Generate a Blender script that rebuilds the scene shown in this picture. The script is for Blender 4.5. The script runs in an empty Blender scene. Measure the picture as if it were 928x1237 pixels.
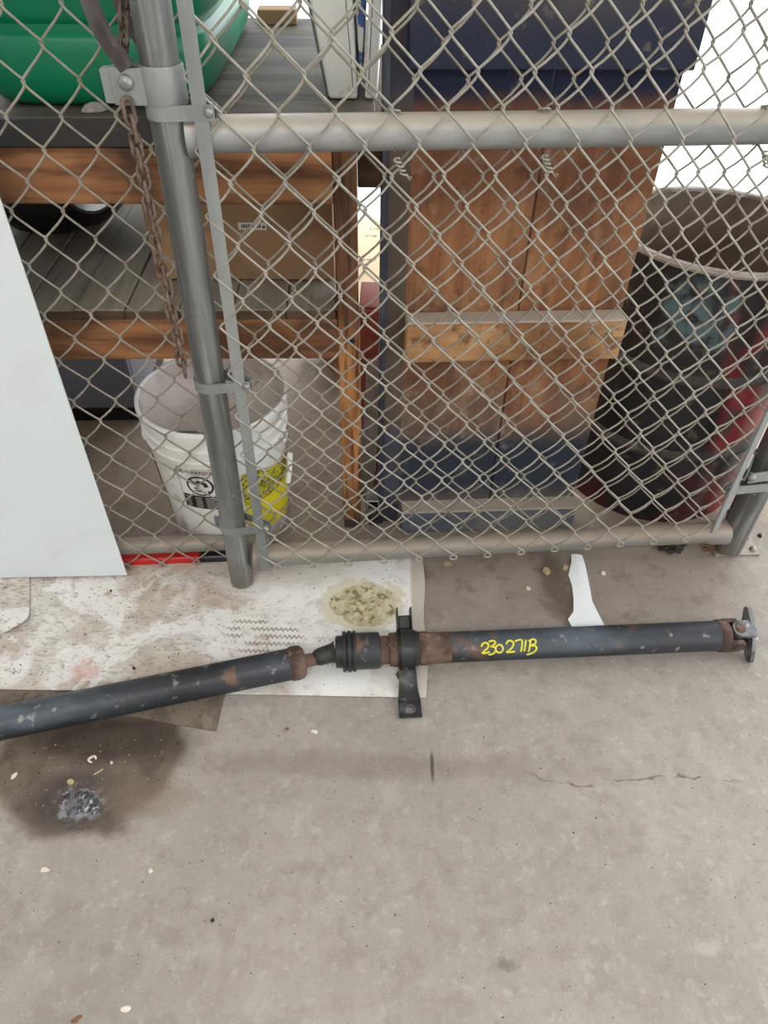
import bpy, bmesh, math, random
from mathutils import Vector, Matrix, noise as mnoise
from math import sin, cos, pi, radians, sqrt, atan2

# ------------------------------------------------------------------ camera
SC = bpy.context.scene
COL = SC.collection
CAM_H, PITCH, ROLL, FPX = 1.26, radians(43.36), 0.020, 880.0
cam_d = bpy.data.cameras.new('camera')
cam = bpy.data.objects.new('camera', cam_d)
COL.objects.link(cam)
cam_d.sensor_fit = 'VERTICAL'
cam_d.sensor_height = 36.0
cam_d.lens = FPX / 1237.0 * 36.0
cam_d.clip_start = 0.05
cam.matrix_world = Matrix.Translation((0, 0, CAM_H)) @ Matrix.Rotation(pi/2 - PITCH, 4, 'X') @ Matrix.Rotation(ROLL, 4, 'Z')
SC.camera = cam

# ------------------------------------------------------------------ light
world = bpy.data.worlds.new('daylight')
SC.world = world
world.use_nodes = True
wbg = world.node_tree.nodes['Background']
wbg.inputs[0].default_value = (0.90, 0.955, 1.0, 1)
wbg.inputs[1].default_value = 3.5


def area_lamp(name, loc, rot, size, size_y, power, colr=(1, 1, 1)):
    d = bpy.data.lights.new(name, 'AREA')
    d.shape = 'RECTANGLE'
    d.size, d.size_y = size, size_y
    d.energy = power
    d.color = colr
    o = bpy.data.objects.new(name, d)
    o.location = loc
    o.rotation_euler = rot
    COL.objects.link(o)
    return o


area_lamp('fill_lamp', (-0.4, -1.9, 3.3), (0, 0, 0), 2.6, 0.5, 75)  # added fill light from behind the viewer, no fixture there
area_lamp('fill_lamp', (-2.0, 1.6, 3.3), (0, 0, 0), 0.5, 2.4, 14)  # added weaker fill from the left, also without a fixture

vs = SC.view_settings
vs.view_transform = 'Standard'
vs.look = 'None'
vs.exposure = 0.0
vs.gamma = 1.0
vs.use_curve_mapping = False
random.seed(7)


# ------------------------------------------------------------------ helpers: photo measurements to places
def _ray(px, py):
    v = Vector(((px - 464.0) / FPX, -(py - 618.5) / FPX, -1.0))
    return cam.matrix_world.to_3x3() @ v


def on_floor(px, py, z=0.0):
    d = _ray(px, py)
    t = (z - CAM_H) / d.z
    return Vector((d.x * t, d.y * t, z))


class Frame:
    """local (s along, n towards the viewer, z up) to world; a vertical plane through (0, D)"""
    def __init__(self, D, yaw_deg, ox=0.0):
        a = radians(yaw_deg)
        self.o = Vector((ox, D, 0))
        self.t = Vector((cos(a), sin(a), 0))
        self.nv = Vector((sin(a), -cos(a), 0))
        self.yaw = a

    def __call__(self, s, n, z):
        return self.o + self.t * s + self.nv * n + Vector((0, 0, z))


WORLD = lambda x, y, z: Vector((x, y, z))


# ------------------------------------------------------------------ helpers: materials
def C(r, g, b):
    f = lambda v: (v/255.0/12.92) if v/255.0 <= 0.04045 else ((v/255.0 + 0.055)/1.055)**2.4
    return (f(r), f(g), f(b), 1.0)


class MatB:
    def __init__(self, name):
        self.m = bpy.data.materials.new(name)
        self.m.use_nodes = True
        self.nt = self.m.node_tree
        self.b = self.nt.nodes['Principled BSDF']
        self.tc = self.nt.nodes.new('ShaderNodeTexCoord')
        self.sepn = None

    def node(self, t, **kw):
        n = self.nt.nodes.new(t)
        for k, v in kw.items():
            setattr(n, k, v)
        return n

    def link(self, a, b):
        self.nt.links.new(a, b)

    def setin(self, sock, v):
        if hasattr(v, 'is_linked') or hasattr(v, 'links'):
            self.link(v, sock)
        else:
            sock.default_value = v

    def vec(self, stretch=(1, 1, 1), off=(0, 0, 0)):
        mp = self.node('ShaderNodeMapping')
        mp.inputs['Scale'].default_value = stretch
        mp.inputs['Location'].default_value = off
        self.link(self.tc.outputs['Object'], mp.inputs['Vector'])
        return mp.outputs[0]

    def xyz(self):
        if self.sepn is None:
            self.sepn = self.node('ShaderNodeSeparateXYZ')
            self.link(self.tc.outputs['Object'], self.sepn.inputs[0])
        return self.sepn.outputs

    def noise(self, scale, detail=4, stretch=(1, 1, 1), off=0.0, rough=0.55, dist=0.0):
        n = self.node('ShaderNodeTexNoise')
        n.inputs['Scale'].default_value = scale
        n.inputs['Detail'].default_value = detail
        n.inputs['Roughness'].default_value = rough
        n.inputs['Distortion'].default_value = dist
        self.link(self.vec(stretch, (off, off*0.7, off*0.3)), n.inputs['Vector'])
        return n.outputs['Fac']

    def voro(self, scale, off=0.0, stretch=(1, 1, 1), out='Distance', rnd=1.0):
        n = self.node('ShaderNodeTexVoronoi')
        n.inputs['Scale'].default_value = scale
        n.inputs['Randomness'].default_value = rnd
        self.link(self.vec(stretch, (off, off*0.7, off*0.3)), n.inputs['Vector'])
        return n.outputs[out]

    def math(self, op, a, b=None, clamp=False):
        n = self.node('ShaderNodeMath', operation=op, use_clamp=clamp)
        self.setin(n.inputs[0], a)
        if b is not None:
            self.setin(n.inputs[1], b)
        return n.outputs[0]

    def rng(self, v, lo, hi, a=0.0, b=1.0):
        n = self.node('ShaderNodeMapRange', clamp=True, interpolation_type='SMOOTHSTEP')
        self.setin(n.inputs[0], v)
        n.inputs[1].default_value, n.inputs[2].default_value = lo, hi
        n.inputs[3].default_value, n.inputs[4].default_value = a, b
        return n.outputs[0]

    def mix(self, fac, a, b):
        n = self.node('ShaderNodeMix', data_type='RGBA')
        self.setin(n.inputs[0], fac)
        self.setin(n.inputs[6], a)
        self.setin(n.inputs[7], b)
        return n.outputs[2]

    # masks
    def nz(self, scale, lo, hi, detail=5, stretch=(1, 1, 1), off=0.0, dist=0.0):
        return self.rng(self.noise(scale, detail, stretch, off, dist=dist), lo, hi)

    def axis(self, ax, lo, hi, amp=0.0, scale=10, off=0.0):
        v = self.xyz()[ax]
        if amp:
            v = self.math('ADD', v, self.math('MULTIPLY', self.math('SUBTRACT', self.noise(scale, 4, off=off), 0.5), amp*2))
        return self.rng(v, lo, hi)

    def blob(self, c, r, soft=0.3, amp=0.25, scale=14, off=0.0, axes=(0, 1)):
        """1 inside a noisy ellipse, 0 outside"""
        o = self.xyz()
        acc = None
        for k, ax in enumerate(axes):
            d = self.math('DIVIDE', self.math('SUBTRACT', o[ax], c[k]), r[k])
            d = self.math('MULTIPLY', d, d)
            acc = d if acc is None else self.math('ADD', acc, d)
        d = self.math('SQRT', acc)
        d = self.math('ADD', d, self.math('MULTIPLY', self.math('SUBTRACT', self.noise(scale, 5, off=off), 0.5), amp*2))
        return self.rng(d, 1.0 + soft*0.5, 1.0 - soft*0.5)

    def mul(self, *a):
        v = a[0]
        for w in a[1:]:
            v = self.math('MULTIPLY', v, w)
        return v

    def up(self, lo=0.2, hi=0.8):
        g = self.node('ShaderNodeNewGeometry')
        s = self.node('ShaderNodeSeparateXYZ')
        self.link(g.outputs['Normal'], s.inputs[0])
        return self.rng(s.outputs[2], lo, hi)

    def finish(self, color, rough=0.6, metal=0.0, bump=None, spec=None):
        self.setin(self.b.inputs['Base Color'], color)
        self.setin(self.b.inputs['Roughness'], rough)
        self.setin(self.b.inputs['Metallic'], metal)
        if spec is not None:
            self.b.inputs['Specular IOR Level'].default_value = spec
        if bump is not None:
            h, strength, dist = bump
            n = self.node('ShaderNodeBump')
            n.inputs['Strength'].default_value = strength
            n.inputs['Distance'].default_value = dist
            self.link(h, n.inputs['Height'])
            self.link(n.outputs[0], self.b.inputs['Normal'])
        return self.m


def simple(name, base, layers=(), rough=0.6, metal=0.0, bump=None, spec=None):
    """layers: (colour, mask function taking the builder, strength)"""
    b = MatB(name)
    c = base
    for colr, fn, k in layers:
        c = b.mix(b.math('MULTIPLY', fn(b), k), c, colr)
    bp = None
    if bump:
        bp = (b.noise(bump[0], 6), bump[1], bump[2])
    return b.finish(c, rough, metal, bp, spec)


N = lambda *a, **k: (lambda b: b.nz(*a, **k))
MT = {}
# wire and tube metal
MT['wire'] = simple('dull_galvanised_wire', C(166, 161, 149), [(C(126, 119, 107), N(30, .4, .7), .6), (C(196, 192, 182), N(80, .55, .75), .5)], rough=.55, metal=.25)
MT['wire_back'] = simple('aged_galvanised_wire', C(156, 149, 135), [(C(114, 105, 93), N(25, .4, .7), .6), (C(188, 182, 168), N(70, .55, .75), .5)], rough=.6, metal=.2)


def pipe_mat(name, base, dust, dk, dustk, metal=.55, stretch=(1, 1, 1)):
    return simple(name, base, [(dk, N(9, .42, .7, stretch=stretch), .6), (C(205, 208, 206), N(45, .62, .8, stretch=stretch), .45),
                               (dk, N(110, .6, .75), .35), (dust, lambda b: b.mul(b.up(.15, .75), b.nz(6, .2, .55)), dustk)], rough=.5, metal=metal, bump=(60, .08, .01))


MT['post'] = simple('galvanised_upright', C(134, 136, 133), [(C(86, 89, 89), N(42, .42, .64, stretch=(1, 1, .05)), .75), (C(172, 174, 170), N(60, .54, .70, stretch=(1, 1, .04), off=4), .6),
                    (C(98, 96, 90), N(9, .52, .68), .5), (C(196, 196, 190), N(90, .66, .74), .5), (C(110, 98, 84), lambda b: b.axis(2, .10, .02, .03, 20), .5)], rough=.42, metal=.45, bump=(60, .08, .01))
MT['rail'] = pipe_mat('dusty_galvanised_rail', C(165, 166, 162), C(192, 181, 166), C(128, 132, 134), .95, .35, (.2, 1, 1))
MT['bar'] = pipe_mat('galvanised_flat_bar', C(150, 153, 150), C(158, 150, 140), C(104, 108, 108), .3, .3, (1, 1, .2))
MT['rail_low'] = pipe_mat('grimy_galvanised_rail', C(140, 136, 128), C(158, 145, 129), C(112, 108, 102), .95, .2, (.2, 1, 1))
MT['bolt'] = simple('zinc_bolt', C(150, 150, 146), [(C(95, 88, 78), N(60, .45, .7), .7)], rough=.45, metal=.6)
MT['fork'] = simple('dark_steel_fork', C(112, 108, 108), [(C(70, 62, 60), N(25, .4, .7, stretch=(1, 1, .3)), .8), (C(160, 160, 158), N(50, .6, .8), .5)], rough=.45, metal=.6)
MT['chain'] = simple('rusty_chain', C(116, 98, 86), [(C(76, 56, 46), N(60, .4, .65), .8), (C(165, 140, 122), N(90, .58, .75), .6)], rough=.75, metal=.2, bump=(200, .3, .002))


# concrete floor with real stains of their own shape
def floor_mat():
    b = MatB('stained_concrete')
    c = b.mix(b.nz(2.2, .35, .7, 6), C(166, 157, 148), C(153, 145, 136))
    c = b.mix(b.math('MULTIPLY', b.nz(34, .46, .68, 8, off=13), .42), c, C(138, 128, 118))
    c = b.mix(b.math('MULTIPLY', b.nz(52, .54, .70, 8, off=19), .40), c, C(186, 179, 171))
    c = b.mix(b.math('MULTIPLY', b.nz(9, .45, .75, 8, off=3), .4), c, C(143, 133, 123))
    c = b.mix(b.math('MULTIPLY', b.nz(14, .52, .72, 8, off=8), .4), c, C(178, 172, 165))
    c = b.mix(b.math('MULTIPLY', b.nz(120, .52, .8, 3, off=1), .3), c, C(116, 107, 97))
    c = b.mix(b.math('MULTIPLY', b.nz(160, .62, .75, 2, off=5), .4), c, C(196, 190, 184))
    # trodden brown dirt along the fence line
    dirt = b.mul(b.axis(1, .86, 1.12, .10, 7), b.axis(1, 3.0, 2.2, .1, 5), b.axis(0, .92, .70, .06, 9))
    c = b.mix(b.math('MULTIPLY', dirt, .62), c, C(134, 119, 105))
    c = b.mix(b.math('MULTIPLY', b.mul(dirt, b.nz(18, .5, .7, 6, off=2)), .55), c, C(100, 86, 74))
    c = b.mix(b.math('MULTIPLY', b.mul(b.axis(1, 1.16, 1.34, .05, 9), b.axis(1, 3.0, 2.2, .1, 5), b.nz(5, .42, .66, 5, off=12)), .5), c, C(112, 96, 82))
    c = b.mix(b.math('MULTIPLY', b.mul(b.axis(1, 1.24, 1.40, .06, 9), b.axis(1, 2.6, 2.2, .1, 5), b.nz(8, .25, .6, 6, off=15)), .6), c, C(172, 154, 136))  # paler tone painted in to make up for weak light under the bench
    # dark patch beside the paper strip
    c = b.mix(b.math('MULTIPLY', b.blob((.395, 1.11), (.035, .09), .9, .5, 20), .75), c, C(82, 70, 58))
    # dark streak by the middle
    c = b.mix(b.math('MULTIPLY', b.blob((-.02, .655), (.34, .022), 1.4, .8, 9, 4), .4), c, C(118, 106, 95))
    c = b.mix(b.math('MULTIPLY', b.blob((.098, .655), (.0035, .028), .8, .2, 30, 4), .8), c, C(70, 60, 52))
    # hairline cracks
    crack = b.math('ABSOLUTE', b.math('SUBTRACT', b.math('ADD', b.xyz()[1], b.math('MULTIPLY', b.math('SUBTRACT', b.noise(9, 5, off=6), .5), .10)), .635))
    c = b.mix(b.math('MULTIPLY', b.mul(b.rng(crack, .003, .0006), b.axis(0, .24, .33), b.axis(0, .70, .58), b.nz(14, .42, .5, 3, off=9)), .75), c, C(96, 86, 76))
    # tyre scuffs and rub marks in the foreground
    c = b.mix(b.math('MULTIPLY', b.blob((.20, .335), (.016, .008), 1.4, 1.0, 80, 7), .5), c, C(84, 76, 66))
    c = b.mix(b.math('MULTIPLY', b.blob((-.12, .47), (.03, .012), 1.6, 1.2, 70, 3), .3), c, C(112, 104, 94))
    c = b.mix(b.math('MULTIPLY', b.blob((-.41, .345), (.011, .010), .8, .3, 60, 3), .3), c, C(118, 110, 100))
    c = b.mix(b.math('MULTIPLY', b.blob((.515, .365), (.022, .010), 1.2, 1.2, 60, 2), .4), c, C(196, 186, 176))
    # burnt oily stain
    st = b.blob((-.530, .650), (.168, .135), .22, .30, 9, 2)
    c = b.mix(b.math('MULTIPLY', st, .85), c, C(100, 85, 70))
    c = b.mix(b.math('MULTIPLY', b.mul(st, b.nz(22, .45, .68, 6, off=4)), .55), c, C(70, 59, 49))
    c = b.mix(b.math('MULTIPLY', b.blob((-.50, .70), (.15, .05), .9, .5, 16, 7), .75), c, C(52, 44, 37))
    c = b.mix(b.math('MULTIPLY', b.blob((-.535, .575), (.085, .055), .8, .3, 20, 5), .75), c, C(64, 57, 54))
    c = b.mix(b.mul(b.blob((-.525, .572), (.046, .032), .9, .5, 30, 9), b.nz(70, .46, .64, 6, off=3)), c, C(140, 138, 142))
    c = b.mix(b.math('MULTIPLY', b.blob((-.42, .585), (.08, .035), 1.0, .6, 14, 12), .5), c, C(128, 110, 90))
    # dark specks of grit ground into the slab
    sp = b.rng(b.voro(55, 1), .10, .05)
    c = b.mix(b.math('MULTIPLY', b.mul(sp, b.nz(6, .52, .6, 2, off=2)), .75), c, C(84, 74, 64))
    ro = b.math('ADD', b.math('MULTIPLY', b.noise(7, 4), .25), .55)
    ro = b.math('SUBTRACT', ro, b.math('MULTIPLY', st, .12))
    h = b.math('ADD', b.noise(40, 8), b.math('MULTIPLY', b.noise(260, 3), .35))
    return b.finish(c, ro, 0.0, (h, .35, .006), .35)


def cardboard_mat(name, seed, dirty=1.0, spill=False):
    b = MatB(name)
    c = b.mix(b.nz(5, .35, .62, 7, off=seed), C(190, 172, 156), C(208, 200, 191))
    c = b.mix(b.math('MULTIPLY', b.nz(7, .47, .60, 9, off=seed+2, dist=.6), .8), c, C(226, 223, 217))
    c = b.mix(b.math('MULTIPLY', b.nz(24, .48, .66, 8, off=seed+4), .32*dirty), c, C(152, 134, 118))
    c = b.mix(b.math('MULTIPLY', b.nz(90, .52, .66, 5, stretch=(.55, 1.3, 1), off=seed+6), .38*dirty), c, C(128, 112, 98))
    c = b.mix(b.math('MULTIPLY', b.mul(b.nz(6, .5, .56, 10, off=seed+9, dist=.8), b.nz(40, .34, .46, 6, off=seed)), .75), c, C(236, 234, 230))
    c = b.mix(b.math('MULTIPLY', b.nz(150, .58, .68, 4, stretch=(.6, 1.2, 1), off=seed+3), .55*dirty), c, C(104, 90, 78))
    if spill:
        # rub-whitened printed face towards the right end
        wh = b.mul(b.axis(0, -.40, -.16, .10, 8), b.nz(11, .30, .55, 8, off=4))
        c = b.mix(b.math('MULTIPLY', wh, .85), c, C(238, 237, 233))
        # bare strip along the right edge and grime along the fence line
        c = b.mix(b.math('MULTIPLY', b.axis(0, .062, .068, .004, 40), .75), c, C(186, 172, 158))
        c = b.mix(b.math('MULTIPLY', b.mul(b.axis(1, 1.05, 1.16, .05, 12), b.axis(0, -.02, -.2, .1, 9)), .7), c, C(178, 160, 142))
        # tyre tread prints
        w = b.node('ShaderNodeTexWave', wave_type='BANDS', bands_direction='Y')
        w.inputs['Scale'].default_value = 17
        b.link(b.vec(), w.inputs['Vector'])
        zz = b.math('MULTIPLY', b.math('SINE', b.math('MULTIPLY', b.xyz()[0], 620)), .0028)
        lines = b.math('SINE', b.math('MULTIPLY', b.math('ADD', b.xyz()[1], zz), 330))
        area = b.mul(b.blob((-.25, .935), (.085, .055), .5, .5, 16, 3), b.nz(30, .36, .52, 4, off=2))
        c = b.mix(b.math('MULTIPLY', b.mul(b.rng(lines, .25, .6), area), .75), c, C(142, 124, 108))
        lines2 = b.math('SINE', b.math('MULTIPLY', b.math('ADD', b.xyz()[1], b.math('MULTIPLY', zz, 1.5)), 210))
        area2 = b.mul(b.blob((-.06, .90), (.12, .045), .6, .5, 16, 8), b.nz(30, .40, .55, 4, off=5))
        c = b.mix(b.math('MULTIPLY', b.mul(b.rng(lines2, .2, .6), area2), .6), c, C(160, 148, 136))
        # dried yellowish spill with a darker crust
        c = b.mix(b.math('MULTIPLY', b.blob((-.045, 1.03), (.094, .072), .08, .5, 20, 5), .75), c, C(214, 206, 178))
        sp = b.blob((-.040, 1.033), (.076, .056), .12, .55, 13, 9)
        c = b.mix(b.math('MULTIPLY', sp, .85), c, C(180, 168, 130))
        c = b.mix(b.mul(sp, b.nz(45, .45, .58, 6, off=3)), c, C(208, 200, 172))
        c = b.mix(b.math('MULTIPLY', b.mul(sp, b.nz(60, .52, .62, 6, off=8)), .8), c, C(116, 98, 58))
        c = b.mix(b.math('MULTIPLY', b.blob((-.60, .845), (.030, .024), .9, .9, 40, 2), .4), c, C(205, 128, 112))
    sp = b.rng(b.voro(46, seed, stretch=(.8, 1.2, 1)), .12, .06)
    c = b.mix(b.math('MULTIPLY', b.mul(sp, b.nz(9, .46, .56, 2, off=seed)), .8), c, C(82, 70, 60))
    h = b.math('ADD', b.noise(18, 8, off=seed), b.math('MULTIPLY', b.noise(140, 4), .3))
    return b.finish(c, .8, 0.0, (h, .35, .005), .25)


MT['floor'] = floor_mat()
MT['cardboard'] = cardboard_mat('trodden_cardboard', 1.0, 1.0, True)
MT['cardboard2'] = cardboard_mat('trodden_cardboard_scrap', 21.0, 1.2)
MT['flap'] = simple('oily_cardboard', C(122, 109, 95), [(C(84, 72, 62), N(14, .42, .68), .8), (C(150, 138, 122), N(22, .55, .72), .5), (C(60, 52, 46), N(60, .58, .68), .6)], rough=.8, bump=(60, .2, .004))
MT['panel'] = simple('white_sheet', C(218, 224, 225), [(C(202, 203, 200), N(5, .55, .8), .5), (C(190, 184, 174), N(18, .66, .78, stretch=(1, 1, .4)), .6)], rough=.42, bump=(3, .03, .02))
MT['paper'] = simple('clean_white_paper', C(245, 247, 248), rough=.7, bump=(20, .1, .004))


# wood
def wood(name, light, dark, deep, ax=0, scale=1.0, dust=None, dustk=0.0, knots=True, deepk=.6):
    st = [6*scale, 6*scale, 6*scale]
    st[ax] = .55*scale
    st = tuple(st)
    b = MatB(name)
    c = b.mix(b.nz(3.2, .34, .66, 7, stretch=st, dist=1.2), light, dark)
    c = b.mix(b.math('MULTIPLY', b.nz(9, .5, .7, 5, stretch=st, off=3), .55), c, deep)
    c = b.mix(b.math('MULTIPLY', b.nz(3.0, .48, .68, 6, off=5), deepk), c, deep)
    if knots:
        k = b.rng(b.voro(9, 4), .11, .03)
        c = b.mix(b.math('MULTIPLY', k, .75), c, deep)
    if knots:
        c = b.mix(b.math('MULTIPLY', b.nz(17, .54, .66, 5, off=31, dist=.5), .75), c, deep)
        c = b.mix(b.math('MULTIPLY', b.nz(60, .60, .70, 3, off=37), .6), c, deep)
    if dust:
        c = b.mix(b.math('MULTIPLY', b.up(.3, .8), dustk), c, dust)
    return b.finish(c, .7, 0.0, (b.noise(8, 6, stretch=st), .18, .004), .3)


MT['apron'] = wood('stained_bench_board', C(170, 118, 78), C(108, 70, 46), C(50, 34, 26), 0, .8, None, 0, False, .9)
def leg_mat():
    b = MatB('pine_leg')
    st = (8, 8, .7)
    c = b.mix(b.nz(3.2, .36, .62, 7, stretch=st, dist=1.2), C(184, 128, 78), C(128, 78, 44))
    c = b.mix(b.math('MULTIPLY', b.nz(10, .5, .66, 5, stretch=st, off=3), .8), c, C(58, 36, 24))
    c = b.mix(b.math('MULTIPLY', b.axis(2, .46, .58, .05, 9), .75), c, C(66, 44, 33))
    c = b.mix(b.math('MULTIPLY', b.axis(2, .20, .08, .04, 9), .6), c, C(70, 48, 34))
    return b.finish(c, .7, 0.0, (b.noise(8, 6, stretch=st), .2, .004), .3)


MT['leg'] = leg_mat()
MT['shelf'] = wood('grey_shelf_plank', C(160, 150, 136), C(140, 130, 116), C(106, 96, 84), 1, .8, None, 0, False, .5)
MT['shelf_edge'] = wood('dark_shelf_edge', C(104, 80, 62), C(80, 60, 46), C(48, 36, 28), 0, .8, None, 0, False)
MT['benchtop'] = simple('worn_bench_top', C(96, 87, 76), [(C(54, 51, 50), N(4, .4, .62, stretch=(.6, 2.5, 1)), .85), (C(116, 106, 94), N(14, .52, .7, stretch=(.5, 3, 1)), .6), (C(44, 42, 44), N(40, .56, .68, stretch=(.5, 3, 1)), .6)], rough=.72, bump=(50, .2, .004), spec=.3)
MT['benchedge'] = simple('black_bench_edge', C(52, 48, 46), [(C(86, 80, 74), N(20, .5, .7, stretch=(.3, 1, 1)), .6)], rough=.7)


def ply_mat(name, seed):
    b = MatB(name)
    st = (7, 7, .6)
    c = b.mix(b.nz(2.6, .34, .66, 7, stretch=st, off=seed, dist=1.5), C(166, 116, 78), C(132, 86, 56))
    c = b.mix(b.math('MULTIPLY', b.nz(8, .5, .7, 5, stretch=st, off=seed+3), .5), c, C(96, 62, 42))
    c = b.mix(b.math('MULTIPLY', b.nz(5, .44, .66, 6, off=seed+7), .75), c, C(100, 70, 52))
    c = b.mix(b.math('MULTIPLY', b.nz(13, .54, .7, 6, off=seed+17), .5), c, C(176, 138, 104))
    c = b.mix(b.math('MULTIPLY', b.axis(2, .70, .86, .09, 5, seed), .55), c, C(104, 64, 46))  # planks darkened higher up, shade and dirt painted as one tone
    c = b.mix(b.math('MULTIPLY', b.rng(b.voro(7, seed, (1, 1, .5)), .06, .02), .7), c, C(74, 46, 32))
    c = b.mix(b.math('MULTIPLY', b.nz(15, .55, .70, 6, off=seed+27, dist=.6), .55), c, C(78, 52, 38))
    c = b.mix(b.math('MULTIPLY', b.nz(70, .62, .72, 3, off=seed+33), .5), c, C(66, 44, 34))
    gr = b.mul(b.axis(2, .44, .26, .05, 8, seed), b.nz(9, .25, .6, 4, off=seed))
    c = b.mix(b.math('MULTIPLY', gr, .8), c, C(104, 96, 88))
    c = b.mix(b.axis(2, .30, .22, .035, 7, seed), c, C(46, 52, 64))
    c = b.mix(b.axis(2, .915, .955, .02, 7, seed+1), c, C(28, 34, 58))
    c = b.mix(b.math('MULTIPLY', b.axis(2, .12, .03, .03, 12), .8), c, C(134, 124, 112))
    c = b.mix(b.math('MULTIPLY', b.nz(26, .58, .74, 6, off=seed+2), .35), c, C(172, 160, 146))
    return b.finish(c, .72, 0.0, (b.noise(6, 6, stretch=st), .2, .004), .3)


MT['ply1'] = ply_mat('sprayed_plank', 0.0)
MT['ply2'] = ply_mat('sprayed_plank_reddish', 11.0)
MT['batten'] = wood('bare_batten', C(202, 160, 114), C(172, 126, 84), C(104, 66, 42), 0, .7, C(178, 168, 156), .9, True, .75)
MT['batten_low'] = simple('dusty_blue_batten', C(92, 100, 112), [(C(124, 122, 120), N(9, .4, .65), .7), (C(172, 158, 142), lambda b: b.up(.3, .8), .95), (C(150, 140, 128), N(30, .55, .7), .6)], rough=.8)
MT['batten_top'] = simple('navy_dusty_batten', C(27, 33, 58), [(C(84, 78, 74), lambda b: b.mul(b.axis(2, 1.02, 1.12, .05, 8), b.nz(9, .2, .55)), .85), (C(130, 120, 108), N(30, .6, .72), .5), (C(28, 34, 58), N(5, .5, .7), .6)], rough=.65)
MT['edge'] = simple('dark_blue_edge', C(44, 48, 62), [(C(92, 98, 108), N(20, .52, .72, stretch=(1, 1, .2)), .6)], rough=.5)
MT['sidestrip'] = simple('grimy_panel_side', C(92, 78, 66), [(C(60, 66, 84), lambda b: b.axis(2, .34, .24, .03, 8), .9), (C(40, 44, 66), lambda b: b.axis(2, .9, .98, .03, 8), .95), (C(66, 56, 48), N(6, .4, .65), .6)], rough=.75)


# driveshaft
def shaft_mat(name, rust_k, seed):
    b = MatB(name)
    c = b.mix(b.nz(6, .4, .65, 6, off=seed), C(44, 47, 52), C(31, 33, 36))
    c = b.mix(b.math('MULTIPLY', b.mul(b.nz(4, .46, .64, 5, stretch=(.5, 1, 1), off=seed+3), b.up(-.2, .6)), .72), c, C(100, 112, 122))  # scuffs on the upper side, with a bluish reflection painted into them
    c = b.mix(b.math('MULTIPLY', b.nz(40, .60, .70, 6, off=seed+5), .7), c, C(150, 148, 142))
    c = b.mix(b.math('MULTIPLY', b.nz(12, .60, .68, 5, off=seed+8), rust_k), c, C(116, 82, 62))
    return b.finish(c, b.math('ADD', b.math('MULTIPLY', b.noise(10, 3), .25), .34), .0, (b.noise(70, 5), .12, .003), .5)


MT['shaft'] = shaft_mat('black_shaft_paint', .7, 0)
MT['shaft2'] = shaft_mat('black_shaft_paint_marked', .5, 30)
MT['rust'] = simple('rusty_steel', C(104, 80, 68), [(C(64, 46, 39), N(26, .4, .62), .9), (C(156, 132, 116), N(40, .56, .7), .6), (C(48, 40, 38), N(12, .56, .7), .6)], rough=.8, bump=(120, .35, .003))
MT['rubber'] = simple('black_rubber', C(36, 36, 38), [(C(66, 66, 66), N(20, .5, .7), .6)], rough=.5, bump=(50, .1, .003))
MT['bracket'] = simple('black_bracket', C(40, 41, 42), [(C(86, 88, 88), N(24, .54, .7), .7), (C(120, 118, 112), N(70, .62, .72), .6)], rough=.4, bump=(60, .15, .003))
MT['housing'] = simple('part_rusted_housing', C(44, 46, 48), [(C(108, 82, 66), N(16, .47, .6), .85), (C(120, 122, 122), N(50, .6, .7), .5)], rough=.5, bump=(80, .2, .003))
MT['baremetal'] = simple('bright_flange_face', C(196, 194, 188), [(C(128, 116, 104), N(40, .45, .65), .8)], rough=.4, metal=.5)
MT['flange'] = simple('greasy_flange', C(122, 124, 124), [(C(64, 54, 48), N(30, .45, .65), .8), (C(214, 212, 206), N(45, .60, .68), .8)], rough=.45, metal=.4)
MT['marker'] = simple('yellow_paint_marker', C(226, 214, 62), [(C(190, 176, 50), N(80, .5, .7), .6)], rough=.6)

# goods behind the fence
MT['green'] = simple('green_plastic', C(0, 122, 82), [(C(0, 96, 64), N(3, .4, .7), .5)], rough=.38, bump=(4, .05, .02))
MT['cream'] = simple('cream_plastic', C(242, 243, 236), [(C(220, 218, 206), N(8, .5, .75), .5), (C(150, 144, 130), N(30, .64, .74), .5)], rough=.4)
MT['cream_dark'] = simple('grey_seam_rubber', C(120, 122, 118), rough=.6)
MT['print_blue'] = simple('blue_printed_card', C(60, 96, 160), [(C(226, 224, 214), N(26, .46, .52), 1.0), (C(202, 172, 92), N(40, .6, .62), 1.0)], rough=.5)
MT['kraft'] = simple('kraft_cardboard', C(160, 126, 92), [(C(132, 102, 74), N(3, .4, .7), .6), (C(120, 92, 66), N(20, .58, .72), .4)], rough=.85)
MT['peach'] = simple('peach_cardboard', C(252, 222, 180), [(C(244, 208, 162), N(10, .5, .7), .5)], rough=.8)
MT['redbox'] = simple('brick_red_box', C(150, 74, 58), [(C(124, 56, 44), N(8, .45, .7), .6)], rough=.6)
MT['ink'] = simple('dark_print', C(52, 48, 46), rough=.8)
MT['label'] = simple('white_label', C(214, 210, 200), rough=.7)
MT['bucket'] = simple('white_bucket_plastic', C(232, 232, 228), [(C(205, 198, 186), N(7, .5, .72), .55), (C(160, 146, 126), N(16, .58, .7), .6), (C(150, 134, 116), lambda b: b.mul(b.axis(2, .06, .005, .02, 20), b.nz(14, .4, .6)), .8)], rough=.45)
MT['bucket_in'] = simple('chalky_bucket_inside', C(240, 232, 226), [(C(214, 200, 192), N(5, .35, .65), .8), (C(150, 134, 124), N(9, .52, .7), .6)], rough=.75)
MT['bucket_yellow'] = simple('yellow_wrap_print', C(226, 210, 30), [(C(196, 180, 24), N(16, .5, .7), .5)], rough=.5)
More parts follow.
